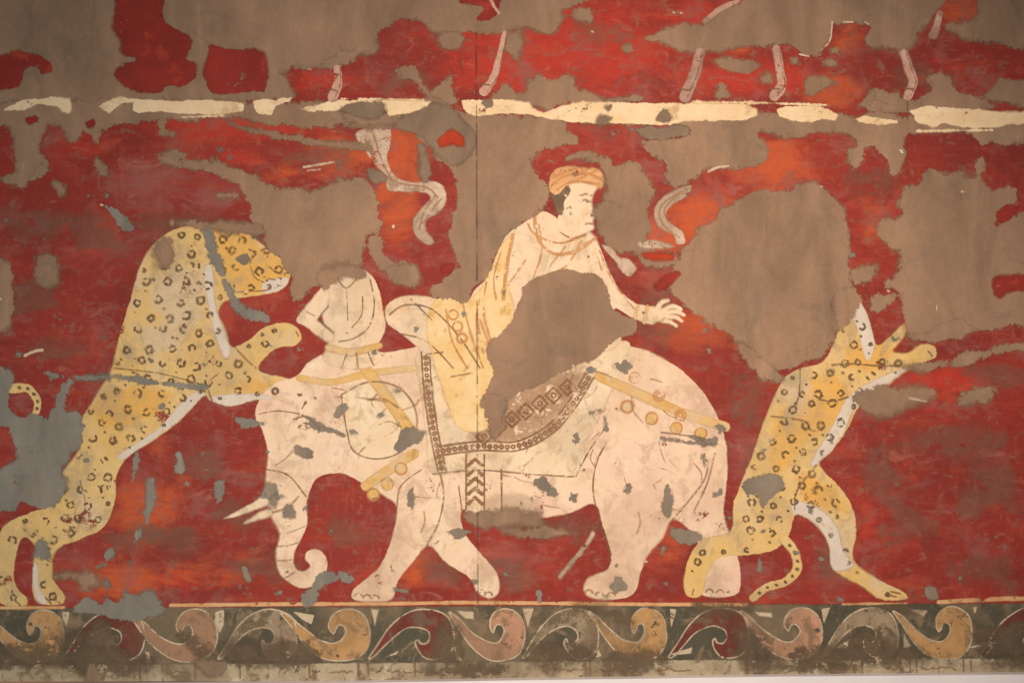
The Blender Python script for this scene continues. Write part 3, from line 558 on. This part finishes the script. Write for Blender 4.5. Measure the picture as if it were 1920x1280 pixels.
# ---- hoof strokes of a lost upper row
for pts, w0, w1 in (([(632, 128), (634, 155), (624, 182)], 6, 10), ([(946, 62), (938, 100), (926, 146), (908, 172)], 4, 9), ([(1312, 98), (1302, 140), (1284, 182)], 9, 11), ([(1455, 92), (1462, 130), (1466, 160), (1452, 180)], 7, 10), ([(1694, 100), (1704, 130), (1712, 155), (1702, 180)], 8, 9),
                    ([(1762, 26), (1756, 50), (1750, 66)], 6, 8), ([(1384, 2), (1350, 18), (1322, 40)], 4, 6), ([(918, -4), (926, 12), (936, 26)], 3, 2)):
    l = sheet('painted_hoof', sd_strokes([(smooth(pts, 6, False), w0, w1)]), 3.9, M_PINKLEG, mural, h=2.2)
    p = np.array(pts)
    if len(p) > 2 and p[-1][1] > 140: sheet('hoof_line', sd_strokes([(np.array([p[-1] + (-9, -14), p[-1] + (10, -12)]), 1.5, 1.5), (smooth(p + (5, 0), 5, False), .8, 1)]), 4.2, M_LINE, l, h=1.5, margin=3)

# ------------------------------------------------------------------ damage: filler where the paint is gone
def loss(mat, pts, d=3.0, curve=True, margin=26, h=4, name='plaster_fill'):
    return sheet(name, S(*pts) if curve else sd_poly(pts), d, mat, mural, h=h, margin=margin)
TOP = [(-60, -60), (1120, -60), (1118, -10), (1085, 10), (1056, 18), (1052, 42), (1035, 64), (985, 58), (940, 64), (900, 60), (850, 66), (815, 62), (790, 42), (742, 38), (712, 66), (706, 94), (670, 106), (640, 122), (604, 130), (562, 126), (532, 140), (545, 164), (548, 186), (400, 196), (100, 200), (-60, 210)]
loss(M_LOSS, TOP)
loss(M_LOSS, [(1213, 70), (1245, 52), (1290, 46), (1322, 42), (1346, 18), (1392, 2), (1410, -60), (1780, -60), (1768, 4), (1752, 30), (1740, 50), (1722, 70), (1706, 96), (1688, 98), (1660, 90), (1626, 92), (1620, 74), (1632, 54), (1626, 42), (1600, 41), (1562, 44), (1557, 74), (1544, 92), (1530, 104), (1504, 100), (1490, 86), (1440, 86), (1390, 90), (1346, 96), (1300, 98), (1268, 92), (1230, 76)])
loss(M_LOSS, [(1826, -60), (1980, -60), (1980, 90), (1905, 88), (1850, 80), (1812, 74), (1790, 62), (1774, 48), (1804, 46), (1830, 30), (1832, -10)])
loss(M_LOSS, [(1980, 150), (1910, 150), (1876, 146), (1862, 166), (1850, 186), (1900, 196), (1980, 210)])
loss(M_LOSS, [(1618, 204), (1624, 176), (1644, 168), (1682, 174), (1702, 186), (1740, 180), (1750, 160), (1736, 148), (1760, 132), (1780, 150), (1792, 174), (1850, 188), (1850, 210), (1700, 215)])
loss(M_LOSS, [(806, 196), (800, 178), (820, 164), (838, 148), (850, 142), (850, 166), (856, 196)])
loss(M_LOSS, [(920, 196), (930, 166), (944, 146), (956, 160), (968, 175), (984, 170), (990, 154), (1012, 138), (1034, 148), (1054, 142), (1078, 145), (1082, 164), (1116, 178), (1160, 186), (1190, 174), (1200, 190), (1060, 200), (1040, 210), (1010, 206), (960, 192)])
loss(M_LOSS, [(738, 130), (770, 120), (786, 144), (806, 178), (788, 172), (772, 150), (746, 146)])
loss(M_LOSS2, [(950, 62), (980, 60), (976, 110), (958, 112), (944, 90)], margin=24)
loss(M_LOSS2, [(826, 64), (870, 66), (862, 92), (830, 88)], margin=24)
loss(M_LOSS2, [(1076, 16), (1110, 20), (1106, 40), (1080, 34)], margin=24)
loss(M_LOSS, [(1346, 112), (1420, 116), (1420, 132), (1370, 136), (1348, 124)])
loss(M_LOSS2, [(1510, 152), (1545, 142), (1566, 158), (1530, 172), (1506, 172)], margin=24)
loss(M_LOSS, [(1342, 182), (1352, 154), (1366, 164), (1372, 184)], h=3)
for x, y in ((1488, 114), (1564, 96), (1176, 92), (1556, 118), (1436, 146), (246, 22), (268, 28)):
    loss(M_LOSS2, [(x - 9, y - 5), (x + 8, y - 7), (x + 12, y + 6), (x - 6, y + 7)], margin=20, h=3)
# strip under the cream border, and what hangs from it
loss(M_LOSS, [(-60, 196), (430, 190), (740, 196), (740, 236), (560, 236), (430, 222), (330, 226), (250, 230), (206, 238), (188, 246), (182, 266), (158, 248), (142, 272), (126, 268), (118, 240), (94, 236), (80, 258), (76, 282), (89, 306), (84, 326), (60, 340), (44, 356), (22, 344), (-8, 334), (24, 320), (29, 290), (24, 262), (8, 240), (-60, 232)])
loss(M_LOSS, [(640, 206), (735, 208), (800, 186), (850, 200), (900, 214), (1058, 222), (1064, 244), (1086, 266), (1062, 276), (1030, 280), (1002, 290), (994, 304), (1002, 324), (1018, 340), (1030, 354), (1030, 376), (1018, 394), (984, 416), (950, 440), (930, 474), (916, 514), (890, 540), (874, 566), (836, 560), (806, 548), (826, 526), (852, 506), (860, 494), (848, 470), (842, 440), (852, 410), (860, 384), (856, 330), (846, 312), (816, 300), (812, 284), (790, 268), (772, 246), (730, 232), (660, 232)])
loss(M_LOSS, [(1060, 206), (1200, 212), (1430, 214), (1610, 212), (1700, 216), (1940, 236), (1980, 262), (1884, 270), (1858, 262), (1840, 276), (1822, 256), (1790, 249), (1706, 248), (1698, 284), (1690, 318), (1672, 322), (1656, 290), (1640, 274), (1622, 280), (1616, 302), (1598, 312), (1588, 296), (1604, 266), (1572, 248), (1540, 250), (1508, 258), (1468, 256), (1424, 250), (1438, 282), (1430, 304), (1398, 316), (1344, 316), (1322, 324), (1298, 340), (1262, 352), (1250, 330), (1246, 306), (1224, 286), (1206, 264), (1284, 256), (1284, 236), (1190, 234), (1066, 228)])
loss(M_DARKF, [(1196, 238), (1284, 238), (1284, 256), (1214, 262)], d=3.3)
loss(M_LOSS, [(1124, 292), (1142, 300), (1152, 312), (1180, 300), (1204, 314), (1216, 340), (1230, 360), (1214, 390), (1222, 424), (1212, 450), (1236, 472), (1276, 480), (1268, 502), (1238, 504), (1214, 498), (1190, 480), (1160, 470), (1142, 458), (1128, 440), (1116, 424), (1116, 394), (1126, 372), (1134, 350), (1130, 320), (1108, 300), (1060, 300), (1072, 284), (1100, 280)])
loss(M_LOSS, [(1385, 370), (1420, 360), (1470, 356), (1500, 343), (1532, 346), (1560, 364), (1580, 386), (1590, 420), (1592, 480), (1596, 552), (1576, 600), (1560, 644), (1540, 668), (1504, 680), (1462, 692), (1430, 680), (1400, 662), (1380, 642), (1340, 612), (1300, 582), (1268, 558), (1252, 530), (1258, 500), (1280, 470), (1302, 440), (1322, 424), (1346, 400), (1366, 384)])
loss(M_LOSS, [(1700, 350), (1722, 338), (1746, 320), (1780, 326), (1802, 318), (1820, 332), (1832, 306), (1842, 300), (1846, 332), (1862, 356), (1886, 350), (1910, 366), (1898, 386), (1872, 402), (1868, 424), (1906, 402), (1980, 394), (1980, 598), (1900, 610), (1840, 620), (1784, 634), (1742, 640), (1702, 628), (1694, 600), (1694, 570), (1676, 544), (1660, 534), (1682, 506), (1688, 480), (1660, 460), (1645, 430), (1660, 410), (1690, 404), (1682, 380)])
loss(M_LOSS, [(1560, 560), (1590, 540), (1614, 552), (1612, 574), (1596, 598), (1570, 612)], h=3)
loss(M_LOSS2, [(1596, 506), (1640, 500), (1628, 528), (1600, 532)], margin=24)
loss(M_LOSS, [(1636, 560), (1670, 548), (1690, 552), (1662, 572), (1640, 584)], h=3)
loss(M_LOSS, [(305, 312), (299, 292), (322, 281), (346, 291), (336, 302), (400, 301), (450, 317), (490, 340), (530, 352), (585, 360), (626, 340), (662, 333), (690, 336), (700, 362), (713, 400), (712, 438), (690, 446), (682, 474), (674, 502), (648, 508), (624, 528), (604, 538), (584, 536), (568, 560), (548, 566), (544, 520), (528, 488), (506, 466), (488, 436), (470, 404), (466, 376), (440, 346), (400, 326), (350, 316)])
loss(M_LOSS, [(690, 446), (712, 440), (722, 470), (736, 486), (760, 490), (782, 504), (780, 524), (740, 530), (724, 508), (700, 494)])
loss(M_LOSS2, [(596, 516), (622, 500), (668, 500), (690, 522), (640, 524), (610, 546)], margin=24, d=3.2)
loss(M_LOSS_SHARP, [(976, 560), (984, 536), (1012, 518), (1040, 510), (1064, 506), (1094, 512), (1118, 514), (1136, 534), (1142, 556), (1150, 578), (1170, 592), (1192, 602), (1190, 624), (1164, 632), (1146, 640), (1130, 660), (1110, 676), (1086, 682), (1060, 696), (1030, 710), (1000, 726), (966, 740), (950, 764), (946, 800), (934, 808), (916, 788), (906, 756), (914, 728), (922, 700), (912, 660), (918, 640), (938, 626), (958, 602)])
loss(M_LOSS, [(906, 740), (944, 744), (938, 800), (926, 826), (914, 790)], h=3)
loss(M_GREY, [(374, 424), (394, 428), (402, 452), (416, 486), (424, 516), (408, 512), (394, 488), (384, 456)], h=2.5)
loss(M_GREY, [(420, 524), (434, 536), (452, 566), (476, 580), (500, 590), (504, 604), (476, 602), (446, 590), (430, 562)], h=2.5)
loss(M_GREYW, [(444, 484), (462, 478), (470, 488), (456, 496)], h=2)
loss(M_LOSS2, [(296, 450), (322, 446), (320, 492), (300, 500), (288, 476)], margin=24)
loss(M_GREY, [(205, 702), (260, 708), (320, 714), (380, 722), (378, 730), (300, 724), (240, 716)], h=3)
loss(M_GREY, [(-60, 688), (14, 692), (24, 718), (18, 758), (40, 784), (62, 774), (88, 782), (104, 756), (110, 730), (128, 708), (142, 714), (126, 740), (120, 770), (150, 774), (156, 800), (152, 832), (138, 852), (118, 880), (126, 904), (110, 940), (90, 954), (60, 950), (38, 940), (16, 960), (-60, 930), (-60, 880), (20, 870), (30, 832), (8, 800), (-60, 790)])
loss(M_GREY, [(66, 1024), (78, 1008), (92, 1036), (86, 1048), (64, 1042)], h=3)
loss(M_GREY, [(84, 700), (140, 704), (200, 704), (200, 712), (130, 710)], h=3)
loss(M_LOSS2, [(100, 1082), (150, 1066), (186, 1082), (182, 1100), (150, 1104), (140, 1090)], margin=24)
loss(M_GREY, [(140, 1142), (160, 1118), (190, 1132), (198, 1116), (224, 1128), (230, 1098), (252, 1112), (284, 1104), (300, 1130), (310, 1150), (240, 1164), (190, 1150)])
loss(M_GREY, [(200, 1086), (206, 1094), (198, 1100), (192, 1092)], h=3)
loss(M_GREY, [(578, 1106), (598, 1078), (608, 1070), (624, 1072), (634, 1086), (604, 1098), (594, 1124), (572, 1138), (564, 1118)], h=3)
loss(M_GREY, [(636, 1072), (662, 1078), (664, 1092), (642, 1086)], h=3)
for pts in ([(276, 898), (288, 900), (292, 928), (284, 960), (276, 980), (270, 950)], [(252, 850), (262, 846), (258, 880), (248, 905), (248, 870)], [(330, 852), (342, 850), (344, 880), (332, 884)], [(400, 905), (420, 900), (416, 930), (408, 942)], [(200, 1034), (214, 1026), (216, 1040), (202, 1050)], [(256, 998), (266, 992), (262, 1010), (254, 1010)], [(458, 1062), (470, 1076), (470, 1088), (456, 1082)],
            [(840, 994), (866, 988), (890, 996), (874, 1004), (858, 1008), (848, 1000)], [(1420, 1048), (1426, 1050), (1428, 1068), (1418, 1070)], [(1736, 1106), (1750, 1098), (1758, 1118), (1738, 1124)], [(1240, 1022), (1246, 1024), (1244, 1040), (1238, 1038)], [(440, 780), (470, 786), (496, 796), (470, 800), (446, 794)], [(1236, 820), (1310, 826), (1340, 820), (1338, 832), (1280, 832)],
            [(1260, 990), (1300, 996), (1318, 1008), (1296, 1020), (1262, 1012)], [(740, 1098), (766, 1104), (760, 1112), (738, 1108)]):
    loss(M_GREY if pts[0][0] < 450 else M_GREYW, pts, h=2.5, margin=14)
loss(M_LOSS2, [(880, 960), (1000, 956), (1010, 984), (960, 990), (886, 984)], margin=24, h=3)
loss(M_LOSS2, [(950, 990), (1060, 994), (1074, 1002), (1000, 1006), (950, 1002)], margin=24, h=3)
loss(M_GREYW, [(1394, 906), (1420, 892), (1462, 890), (1468, 916), (1448, 932), (1430, 950), (1420, 930), (1400, 924)])
loss(M_LOSS2, [(1600, 742), (1660, 724), (1740, 726), (1752, 742), (1700, 764), (1660, 782), (1610, 766)], margin=24)
loss(M_LOSS, [(1800, 742), (1830, 726), (1864, 724), (1858, 748), (1826, 756), (1796, 762)], h=3)
loss(M_LOSS2, [(1700, 686), (1790, 668), (1880, 646), (1960, 640), (1960, 650), (1880, 662), (1800, 684), (1720, 696)], margin=24)
loss(M_LOSS2, [(1380, 640), (1460, 700), (1450, 716), (1410, 690)], margin=24)
loss(M_LOSS, [(432, 232), (470, 240), (540, 254), (620, 266), (680, 268), (700, 290), (650, 280), (560, 268), (480, 250)], h=3)
loss(M_LOSS, [(294, 228), (318, 226), (312, 240), (334, 246), (330, 254), (304, 252)], h=3)
loss(M_LOSS, [(178, 300), (200, 312), (206, 330), (194, 334), (184, 318)], h=3)
loss(M_GREY, [(196, 386), (214, 392), (240, 412), (252, 432), (232, 428), (210, 404)], h=3)
loss(M_LOSS2, [(102, 338), (124, 356), (116, 366), (100, 350)], margin=20, h=3)
loss(M_LOSS, [(408, 362), (436, 360), (444, 370), (420, 374)], h=3)
loss(M_LOSS2, [(320, 418), (380, 414), (470, 420), (500, 440), (440, 440), (370, 428)], margin=24)
loss(M_LOSS2, [(70, 480), (110, 478), (104, 530), (70, 526)], margin=24)
loss(M_LOSS2, [(-40, 500), (20, 500), (18, 610), (-40, 610)], margin=24)
loss(M_DARKF, [(690, 318), (712, 322), (724, 334), (706, 346), (690, 336)], d=3.3, h=3)
loss(M_DARKF, [(780, 270), (800, 276), (806, 312), (804, 338), (792, 342), (786, 310)], h=3)
loss(M_DARKF, [(740, 236), (790, 196), (850, 204), (868, 228), (890, 250), (884, 290), (862, 306), (840, 304), (816, 290), (796, 262), (770, 246)], d=3.3)
loss(M_LOSS2, [(726, 500), (770, 498), (788, 530), (740, 534)], margin=24)
for x, y, rx, ry in ((60, 560, 70, 30), (180, 440, 50, 30), (330, 430, 70, 26), (110, 660, 60, 18), (380, 870, 40, 30), (330, 1010, 50, 26), (500, 1060, 60, 26), (650, 1000, 40, 30), (960, 1080, 50, 24), (1070, 990, 50, 24), (1400, 760, 40, 60), (1420, 900, 26, 60), (1650, 890, 40, 40), (1700, 980, 50, 40), (1850, 920, 60, 50), (1780, 830, 90, 24), (1880, 700, 70, 20),
                     (1560, 1060, 40, 30), (1330, 560, 60, 18), (1240, 620, 40, 20), (1640, 340, 50, 24), (1760, 150, 60, 24), (1120, 60, 60, 24), (760, 150, 60, 20), (1480, 430, 60, 14), (250, 1010, 60, 24), (600, 300, 60, 12), (1850, 1070, 60, 30), (440, 960, 40, 24), (80, 420, 50, 24), (1230, 560, 30, 16), (820, 1070, 30, 24)):
    t = np.linspace(0, 2 * np.pi, 9, endpoint=False); r = 1 + rng.uniform(-.4, .4, 9)
    sheet('rubbed_smear', S(*np.stack([x + rx * r * np.cos(t), y + ry * r * np.sin(t)], 1)), .6, M_SMEAR, mural, h=5, margin=30)
# red and orange islands left in the filler
def remnant(mat, pts, h=3): return sheet('paint_remnant', S(*pts), 3.7, mat, mural, h=h, margin=14)
remnant(M_REMN, [(225, -60), (305, -60), (306, 30), (330, 54), (354, 66), (360, 86), (351, 110), (368, 121), (362, 148), (340, 164), (312, 160), (300, 172), (260, 172), (226, 156), (218, 132), (256, 112), (230, 100), (228, 76), (213, 56), (216, 28)])
remnant(M_REMN, [(396, 86), (430, 94), (494, 100), (498, 164), (470, 172), (402, 175), (388, 152), (382, 130), (388, 108)])
remnant(M_REMN, [(-60, 112), (10, 106), (32, 97), (70, 104), (94, 118), (100, 134), (80, 139), (68, 126), (48, 130), (42, 150), (34, 163), (8, 168), (-60, 168)])
remnant(M_REMN, [(862, 2), (888, -20), (932, -20), (932, 24), (916, 38), (896, 36), (906, 16), (888, 10)])
remnant(M_REMO, [(820, 262), (846, 243), (868, 258), (868, 276), (846, 270), (828, 278)])
remnant(M_REMN, [(1862, 522), (1890, 516), (1980, 520), (1980, 544), (1900, 544), (1872, 556), (1862, 540)])
remnant(M_REMO, [(1206, 474), (1260, 476), (1256, 488), (1214, 484)], 2.5)
remnant(M_REMN, [(1230, 534), (1262, 508), (1276, 514), (1256, 534), (1236, 544)], 2.5)
remnant(M_REMN, [(828, 500), (850, 494), (848, 508), (834, 518)], 2.5)
remnant(M_REMN, [(1870, 396), (1896, 384), (1908, 396), (1880, 418), (1870, 410)], 2.5)
remnant(M_REMN, [(48, 222), (68, 218), (72, 228), (56, 234)], 2.5)
remnant(M_REMN, [(160, 230), (176, 226), (176, 238), (164, 240)], 2.5)
# small chips of all sorts, too many to count
chips, wch = [], []
for _ in range(190):
    x, y = rng.uniform(0, 1920), rng.uniform(200, 1130); L = rng.exponential(4) + 1.2; a = rng.choice([0, 1.5, rng.uniform(-.5, .5)])
    (chips if rng.random() < .9 else wch).append((np.array([(x, y), (x + L * math.cos(a), y + L * math.sin(a))]), rng.uniform(.8, 2.4), rng.uniform(.4, 1.5)))
tag(sheet('flaked_chips', sd_strokes(chips), 2.9, M_GREY, mural, h=2, margin=4), kind='stuff')
for x, y in ((580, 130), (1262, 24), (1276, 25), (1110, 60), (1688, 282), (1690, 286), (1664, 545), (190, 384)): wch.append((np.array([(x, y), (x + 3, y + 1)]), 1.8, 1.5))
wch += [line((1560, 42), (1556, 76), (1540, 94), w=1.2), line((1498, 102), (1516, 106), w=1.3), line((1582, 42), (1598, 42), w=1.6), line((1622, 42), (1628, 46), w=1.5), line((1328, 322), (1346, 314), (1366, 312), w=1.6), line((570, 314), (626, 304), w=2, w1=.8), line((576, 320), (600, 318), w=1), line((48, 666), (66, 658), (80, 656), w=3), line((1704, 746), (1736, 752), w=1)]
tag(sheet('pale_chips', sd_strokes(wch), 3.95, M_FLECKW, mural, h=1.8, margin=4), kind='stuff')

# ------------------------------------------------------------------ cream band between the registers
BANDS = [[(0, 212), (14, 200), (40, 188), (90, 184), (132, 184), (136, 200), (130, 214), (118, 210), (108, 200), (70, 196), (44, 210), (20, 208)],
 [(184, 200), (200, 190), (226, 182), (262, 186), (320, 190), (380, 187), (420, 190), (458, 194), (456, 208), (410, 216), (330, 214), (300, 208), (262, 212), (250, 206), (252, 192), (230, 194), (206, 214)],
 [(474, 190), (500, 186), (516, 188), (528, 182), (548, 184), (540, 192), (516, 200), (510, 217), (486, 214), (478, 204)],
 [(564, 204), (600, 196), (626, 188), (720, 187), (810, 190), (800, 200), (770, 212), (730, 218), (716, 200), (672, 192), (640, 206), (590, 210)],
 [(866, 189), (900, 188), (960, 188), (994, 192), (998, 204), (1020, 212), (1046, 202), (1080, 192), (1160, 192), (1240, 194), (1290, 194), (1300, 226), (1240, 236), (1180, 232), (1120, 232), (1060, 228), (1020, 222), (990, 214), (950, 214), (906, 218), (884, 216), (868, 204)],
 [(1262, 196), (1320, 192), (1400, 196), (1420, 206), (1420, 218), (1394, 226), (1320, 228), (1270, 224)],
 [(1455, 204), (1480, 200), (1530, 199), (1552, 204), (1572, 216), (1566, 228), (1540, 224), (1522, 230), (1480, 226), (1460, 220)],
 [(1605, 224), (1618, 218), (1650, 222), (1684, 226), (1684, 232), (1650, 234), (1612, 230)],
 [(1704, 207), (1740, 199), (1800, 204), (1880, 210), (1980, 210), (1980, 228), (1900, 234), (1860, 240), (1800, 240), (1772, 230), (1752, 240), (1716, 230)]]
for p in BANDS: sheet('border_band', sd_poly(p), 3.8, M_CREAM, mural, h=2.5)
for st in ([line((1300, 192), (1440, 194), (1560, 198), w=1.6), line((340, 220), (420, 217), w=2), line((1720, 246), (1800, 245), (1860, 244), w=2), line((640, 186), (740, 187), (800, 189), w=1.4)]): sheet('border_edge_line', sd_strokes([st]), 3.85, M_CREAM, mural, h=2)
for pts in ([(715, 192), (650, 196), (640, 212), (690, 222), (722, 214), (722, 200)], [(1118, 224), (1132, 214), (1146, 222), (1140, 230), (1122, 232)], [(1134, 204), (1144, 199), (1140, 210)], [(1230, 224), (1246, 206), (1258, 220), (1250, 232), (1232, 230)], [(904, 190), (920, 188), (920, 200), (908, 198)]):
    loss(M_DARKF, pts, d=4.1, h=2.5, margin=8)

# ------------------------------------------------------------------ scroll border and footing
sheet('scroll_border', sd_poly([(-60, 1139), (700, 1137), (1200, 1134), (1980, 1130), (1980, 1244), (1200, 1248), (700, 1253), (-60, 1256)]), 1.0, M_BORDER, mural, h=5)
for st in ([line((-60, 1139), (120, 1138), w=3), line((320, 1134), (500, 1132), (720, 1131), (900, 1129), (1200, 1132), (1400, 1133), w=3.4), line((1580, 1132), (1700, 1130), w=2), line((1760, 1128), (1880, 1122), (1960, 1122), w=4)]): sheet('ground_line', sd_strokes([st]), 1.5, M_EDGE, mural, h=2)
sheet('plaster_footing', sd_poly([(-60, 1246), (700, 1242), (1200, 1237), (1980, 1233), (1980, 1300), (-60, 1300)]), 1.2, M_FOOT, mural, h=6)
UP = [(527, 1146), (545, 1172), (565, 1200), (590, 1225), (620, 1238), (656, 1238), (680, 1226), (691, 1205), (693, 1180), (686, 1157), (670, 1143), (650, 1139), (632, 1144), (620, 1158), (618, 1174), (624, 1186), (629, 1177), (634, 1170), (643, 1171), (648, 1182), (643, 1196), (632, 1204), (618, 1205), (598, 1198), (578, 1184), (560, 1168), (545, 1156)]
DN = [(692, 1234), (710, 1205), (730, 1175), (756, 1151), (786, 1140), (820, 1143), (843, 1158), (851, 1188), (848, 1214), (835, 1230), (815, 1237), (796, 1233), (783, 1219), (779, 1204), (783, 1198), (789, 1207), (799, 1206), (806, 1196), (804, 1184), (795, 1177), (780, 1174), (762, 1178), (741, 1190), (720, 1211), (702, 1231)]
def place(src, cx0, cx, dy, sx, sy=1.0, jit=0):
    p = np.array(src, float); p[:, 0] = cx + (p[:, 0] - cx0) * sx; p[:, 1] = 1190 + dy + (p[:, 1] - 1190) * sy
    return p + rng.normal(0, jit, p.shape)
row = [('ochre', UP, 46, .9), ('maroon', DN, 196, .95), ('pink', UP, 326, 1.0), ('sand', DN, 484, .93), ('ochre', UP, 612, 1.0), ('maroon', DN, 772, 1.0), ('pink', UP, 914, .86), ('sand', DN, 1052, .9), ('ochre', UP, 1178, .88), ('maroon', DN, 1330, .94), ('pink', UP, 1466, .92), ('sand', DN, 1612, .9), ('ochre', UP, 1750, .9), ('maroon', DN, 1912, .92)]
for c, src, cx, sx in row:
    p = place(src, 612 if src is UP else 772, cx, -3 * (cx - 700) / 1000, sx, .97, .7)
    sp = smooth(p)
    o = sheet('scroll', sd_poly(sp), 1.6, SC[c], mural, h=2.5); o['label'] = {'ochre': 'ochre', 'maroon': 'maroon', 'pink': 'pink', 'sand': 'sandy grey'}[c] + ' wave scroll in the bottom border'
    sheet('scroll_outline', sd_strokes([(np.vstack([sp, sp[:1]]), 1.3, 1.3)]), 2.0, M_WHITEL, o, h=1.8, margin=3)
for pts in ([(117, 1146), (130, 1146), (128, 1164), (124, 1174), (118, 1160)], [(696, 1142), (710, 1142), (706, 1160), (703, 1172)], [(980, 1140), (1000, 1140), (994, 1160), (990, 1176)], [(1256, 1140), (1268, 1142), (1262, 1164), (1258, 1178)], [(1540, 1140), (1556, 1138), (1550, 1156), (1544, 1170)], [(1824, 1138), (1832, 1136), (1828, 1152)], [(550, 1146), (590, 1152), (584, 1170), (566, 1160)], [(856, 1144), (888, 1146), (888, 1160), (872, 1158)], [(1414, 1146), (1446, 1148), (1448, 1156), (1424, 1154)],
            [(1700, 1140), (1738, 1144), (1732, 1154)], [(404, 1146), (420, 1142), (420, 1170), (412, 1186), (402, 1166)], [(272, 1220), (280, 1222), (284, 1242), (274, 1242)], [(852, 1212), (862, 1226), (866, 1238), (856, 1236)], [(1120, 1212), (1128, 1228), (1118, 1232)], [(1694, 1186), (1708, 1210), (1694, 1214)], [(1250, 1228), (1298, 1212), (1296, 1224)], [(720, 1232), (748, 1218), (744, 1226)], [(1564, 1214), (1594, 1196), (1590, 1216)], [(1808, 1214), (1868, 1200), (1860, 1210)]):
    sheet('leaf_filler', sd_poly(pts), 1.6, M_WHITEL, mural, h=2)
for pts in ([(-60, 1200), (40, 1206), (110, 1190), (160, 1180), (180, 1220), (170, 1260), (100, 1250), (-60, 1246)], [(330, 1190), (360, 1186), (380, 1206), (400, 1214), (380, 1230), (350, 1216)], [(420, 1200), (500, 1210), (560, 1200), (600, 1230), (560, 1250), (430, 1240)], [(820, 1180), (856, 1176), (870, 1220), (840, 1246), (820, 1236)], [(1130, 1236), (1180, 1216), (1240, 1216), (1250, 1250), (1180, 1264), (1140, 1260)], [(980, 1216), (1040, 1200), (1110, 1220), (1100, 1240), (1000, 1244)],
            [(1480, 1220), (1560, 1206), (1640, 1180), (1700, 1210), (1740, 1234), (1620, 1250), (1500, 1252)], [(1380, 1176), (1440, 1190), (1440, 1230), (1390, 1236)], [(1830, 1180), (1960, 1170), (1960, 1230), (1850, 1230)], [(1080, 1136), (1150, 1144), (1180, 1166), (1130, 1160)], [(1300, 1132), (1400, 1132), (1390, 1146), (1320, 1150)], [(1680, 1126), (1720, 1134), (1700, 1150), (1650, 1142)], [(180, 1160), (220, 1190), (200, 1240), (150, 1230)], [(130, 1210), (280, 1232), (260, 1262), (160, 1262)], [(800, 1250), (900, 1244), (960, 1250), (900, 1266), (820, 1264)], [(1400, 1240), (1540, 1242), (1560, 1256), (1420, 1256)], [(1850, 1234), (1960, 1230), (1960, 1252), (1870, 1250)]):
    loss(M_VEIL, pts, d=2.4, margin=26, h=5, name='grime_patch')
loss(M_DARKF, [(164, 1262), (170, 1244), (180, 1244), (188, 1262), (192, 1276), (160, 1280)], d=2.7, h=3)
loss(M_DARKF, [(368, 1238), (420, 1240), (420, 1260), (400, 1268), (380, 1258)], d=2.7, h=3)
loss(M_DARKF, [(1560, 1258), (1568, 1254), (1578, 1259), (1570, 1262)], d=2.7, h=2)
fl = []
for x in (262, 580, 672, 690, 778, 902, 1106, 1400, 1602, 1616, 1706, 1718, 1806, 1820, 450, 366):
    b = 1272 - (x - 250) * .009; fl.append((np.array([(x, 1243 - (x - 700) * .006), (x + .5, b)]), 1.4 if x % 4 else 2, 1.2))
for x0, n in ((300, 10), (586, 16), (706, 18), (1040, 12), (1116, 12), (1230, 14), (1660, 10), (1728, 14)):
    y = 1258 - (x0 - 700) * .006; p = [(x0 + i * 5, y + rng.uniform(-3, 3)) for i in range(n)]
    fl.append((np.array(p), 1.3, 1.1))
sheet('footing_lines', sd_strokes(fl), 2.2, M_LINE, mural, h=1.8, margin=3)
sheet('panel_joint', sd_strokes([(np.array([(893, 60), (894, 400), (896, 1130)]), 1.1, 1.1)]), 4.4, M_SEAM, mural, h=1.8, margin=3)
sheet('panel_joint', sd_strokes([(np.array([(1701, 190), (1700, 330)]), 1.0, 1.0)]), 4.4, M_SEAM, mural, h=1.8, margin=3)

settle_layers()

# ------------------------------------------------------------------ light
w = bpy.data.worlds.new('World'); scene.world = w; w.use_nodes = True
w.node_tree.nodes['Background'].inputs[0].default_value = (.9, .95, 1, 1); w.node_tree.nodes['Background'].inputs[1].default_value = .12
def area(name, loc, target, power, color, sx, sy):
    l = bpy.data.lights.new(name, 'AREA'); l.shape = 'RECTANGLE'; l.size = sx; l.size_y = sy; l.energy = power; l.color = color
    o = bpy.data.objects.new(name, l); col.objects.link(o); o.location = loc
    o.rotation_euler = (Vector(target) - Vector(loc)).to_track_quat('-Z', 'Y').to_euler(); return o
sl = bpy.data.lights.new('gallery_spot', 'SPOT'); sl.energy = 765; sl.color = (1, .81, .63); sl.spot_size = math.radians(62); sl.spot_blend = 1; sl.shadow_soft_size = .25
so = bpy.data.objects.new('gallery_spot', sl); col.objects.link(so); so.location = (1.0, -4.4, 3.1)
so.rotation_euler = (Vector((.42, 0, 1.5)) - so.location).to_track_quat('-Z', 'Y').to_euler()
area('room_fill', (-1.6, -4.2, .8), (-1.1, 0, 1.2), 84, (1, .96, .84), 2, 1.5)  # unseen fill lamp at lower left, brightens the left side

scene.view_settings.view_transform = 'Standard'; scene.view_settings.look = 'None'
scene.view_settings.exposure = 0; scene.view_settings.gamma = 1; scene.view_settings.use_curve_mapping = False
scene.cycles.transparent_max_bounces = 40; scene.cycles.max_bounces = 4
